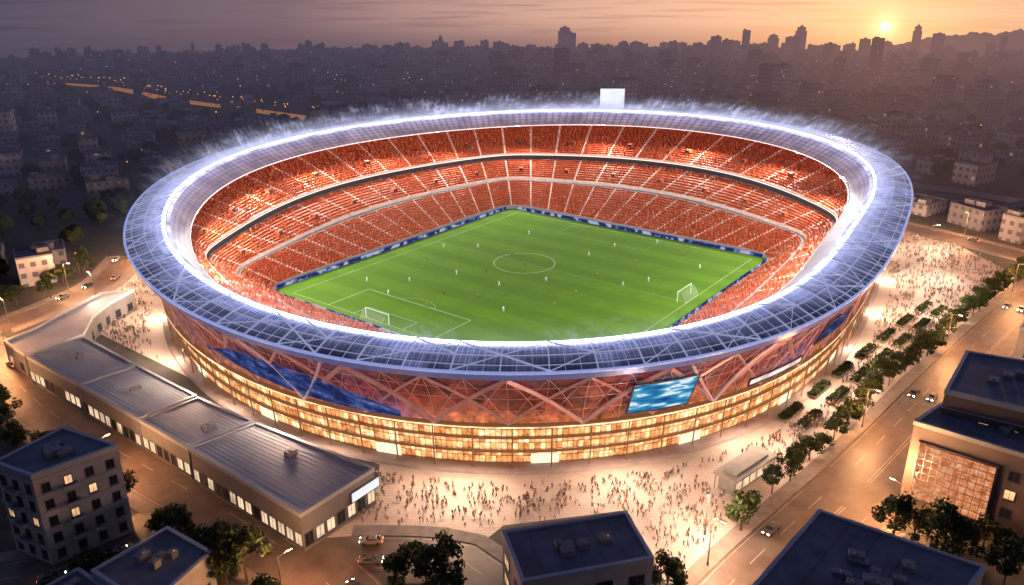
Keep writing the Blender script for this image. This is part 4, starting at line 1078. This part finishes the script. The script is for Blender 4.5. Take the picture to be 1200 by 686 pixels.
for gi in range(-115,116):
    for gj in range(-20,150):
        rot=R(27); 
        bx=gi*cell+ (gi//3)*7; by=gj*17.5+(gj//2)*7
        x_=bx*math.cos(rot)-by*math.sin(rot)*1+300; y_=bx*math.sin(rot)+by*math.cos(rot)+40
        x_+=14*math.sin(y_*.006); y_+=10*math.sin(x_*.008)
        x_+=rs.uniform(-3.5,3.5); y_+=rs.uniform(-3.5,3.5)
        r=math.hypot(x_,y_)
        if y_<60 or r>1950 : continue
        q=proj(x_,y_,gz(x_,y_))
        if q[0]<-260 or q[0]>1460 or q[1]>700: continue
        if inpoly(x_,y_,ex) or inS(x_,y_,1.12): continue
        if np.min((hwa[:,0]-x_)**2+(hwa[:,1]-y_)**2)<20**2: continue
        if np.min(np.hypot(rp_[:,0]-x_,rp_[:,1]-y_)-rp_[:,2]/2)<10: continue
        if any(inpoly(x_,y_,b) for b in HB): continue
        gap=math.sin(x_*.013+1)*math.sin(y_*.017)
        lampsC.append((x_+cell*.55*math.cos(rot),y_+cell*.55*math.sin(rot)))
        if rs.random()<.16 or gap>.75:
            for _ in range(5): treesC.append((x_+rs.uniform(-10,10),y_+rs.uniform(-9,9)))
            continue
        for _ in range(3): treesC.append((x_+rs.uniform(-12,12),y_+rs.choice([-1,1])*rs.uniform(7,12)))
        w=rs.uniform(8,16); dd=rs.uniform(7,12); u=rs.random()
        h=rs.uniform(3.5,7) if u<.70 else rs.uniform(7,12) if u<.90 else rs.uniform(13,21)
        if r<430: h=min(h,8.5)
        az=x_/max(1,y_)
        if 600<r<1500 and rs.random()<(.30 if az>.12 else .10): h*=1.9; w*=.75
        if r>1400 and az<.12: h=min(h,8)
        BL.append((x_,y_,w,dd,h,rot+rs.choice([0,0,0,math.pi/2])+rs.uniform(-.15,.15)))
BL.sort(key=lambda b:-(b[2]*b[4])/(b[0]**2+b[1]**2)) 
vis=[b for b in BL if -10<proj(b[0],b[1],0)[0]<1210]; 
KEEP=set(id(b) for b in vis[:235])
def bobj(b,name,label,cat,group=None,det=True):
    m=MB(); bgeo(m,0,0,b[2],b[3],b[4],0,0,rs,det); o=m.obj(name,[m_city,m_cityroof]); o.location=(b[0],b[1],gz(b[0],b[1])); o.rotation_euler=(0,0,b[5]); o['label']=label; o['category']=cat
    if group:o['group']=group
mbS=MB()
for b in BL:
    if id(b) in KEEP:
        tall=b[4]>14
        bobj(b,'city_building','tall grey city block with a few lit windows' if tall else 'low city building with flat roof and few lit windows','building','city buildings')
    else: bgeo(mbS,b[0],b[1],b[2],b[3],b[4],b[5],gz(b[0],b[1]),rs,False)
mbS.obj('distant_buildings',[m_city,m_cityroof],None,kind='stuff')
print('city',len(BL),'lamps',len(lampsC))
for px,ty,wp,D in [(662,31,12,1500),(682,53,10,1500),(516,42,5,1500),(858,47,11,1400),(907,40,9,1500),(940,30,9,1450),(1077,29,7,1550),(1040,48,10,1500),(878,56,10,1450),(820,58,11,1500),(975,55,10,1450),(1000,60,12,1400),(762,62,8,1500),(795,60,8,1550),(925,54,9,1350),(840,64,13,1250),(960,68,13,1250),(1180,68,11,1250),(890,68,13,1200),(225,50,4,1550),(1110,60,10,1400),(590,62,7,1500),(640,62,7,1400),(705,64,8,1400),(1150,70,12,1300),(1020,68,13,1200),(868,60,9,1350),(830,72,12,1150),(915,66,10,1250),(950,60,8,1350),(985,72,12,1150),(1060,70,11,1250),(1095,74,12,1150),(1130,64,9,1350),(870,78,13,1080),(935,80,13,1060),(805,72,10,1200)]:
    dirn=Vector(((px-600)/F, math.cos(PIT)-(ty-343)/F*math.sin(PIT), -math.sin(PIT)-(ty-343)/F*math.cos(PIT))); t=D/dirn.y
    x_,y_,zt=dirn.x*t,D,CH+dirn.z*t; z0=gz(x_,y_); w=wp/F*D
    m=MB(); h=zt-z0; 
    m.prism([(-w/2,-w/2),(w/2,-w/2),(w/2,w/2),(-w/2,w/2)],-2,h*.82,0,1); m.prism([(-w*.38,-w*.38),(w*.38,-w*.38),(w*.38,w*.38),(-w*.38,w*.38)],h*.82,h*.95,0,1); m.box((0,0,h*.975),(w*.3,w*.3,h*.05),0,1)
    m.cyl((0,0,h),(0,0,h*1.08),.5,.1,5,1)
    o=m.obj('skyscraper',[m_city,m_cityroof]); o.location=(x_,y_,z0); o.rotation_euler=(0,0,rs.uniform(0,.6)); o['label']='hazy skyscraper silhouette on the city skyline'; o['category']='skyscraper'; o['group']='skyline towers'
mb=MB(); mb.cyl((0,0,0),(0,0,6),.10,.07,4,0); mb.box((0,0,6.1),(.36,.36,.3),0,1)
lb=tri_data(mb.mesh('cl',[m_steel,m_citylamp]))
pos=[(a,b,gz(a,b)) for a,b in lampsC if rs.random()<.05]
for l in hw[:2]:
    for q in smooth_line(l,9):
        for _ in range(2): pos.append((q.x+rs.uniform(-8,8),q.y+rs.uniform(-4,4),gz(q.x,q.y)))
inst('distant_street_lamps',lb,pos,[0]*len(pos),rng.uniform(.8,1.5,len(pos)),[m_steel,m_citylamp],kind='stuff')
m=MB(); r2=random.Random(5)
for k in range(46):
    d=Vector((r2.gauss(0,1),r2.gauss(0,1),r2.gauss(0,1))).normalized(); p=Vector((0,0,3.2))+Vector((d.x*2.6,d.y*2.6,d.z*2.0))*r2.uniform(.7,1.05); n=(d+Vector((0,0,.3))).normalized(); a=n.orthogonal().normalized()*r2.uniform(.6,1.0); b=n.cross(a); m.quad(p-a-b,p+a-b,p+a+b,p-a+b)
m.cyl((0,0,0),(0,0,2.5),.25,.2,4)
tb=tri_data(m.mesh('tc',[m_leaf]))
tr_=[t for t in treesC if not inpoly(t[0],t[1],ex) and np.min((hwa[:,0]-t[0])**2+(hwa[:,1]-t[1])**2)>12**2]
rs.shuffle(tr_); tr_=tr_[:7000]
inst('distant_trees',tb,[(a,b,gz(a,b)) for a,b in tr_],rng.uniform(0,6.28,len(tr_)),rng.uniform(.8,1.5,len(tr_)),[m_leaf],kind='stuff')
print('objs',len(bpy.data.objects))
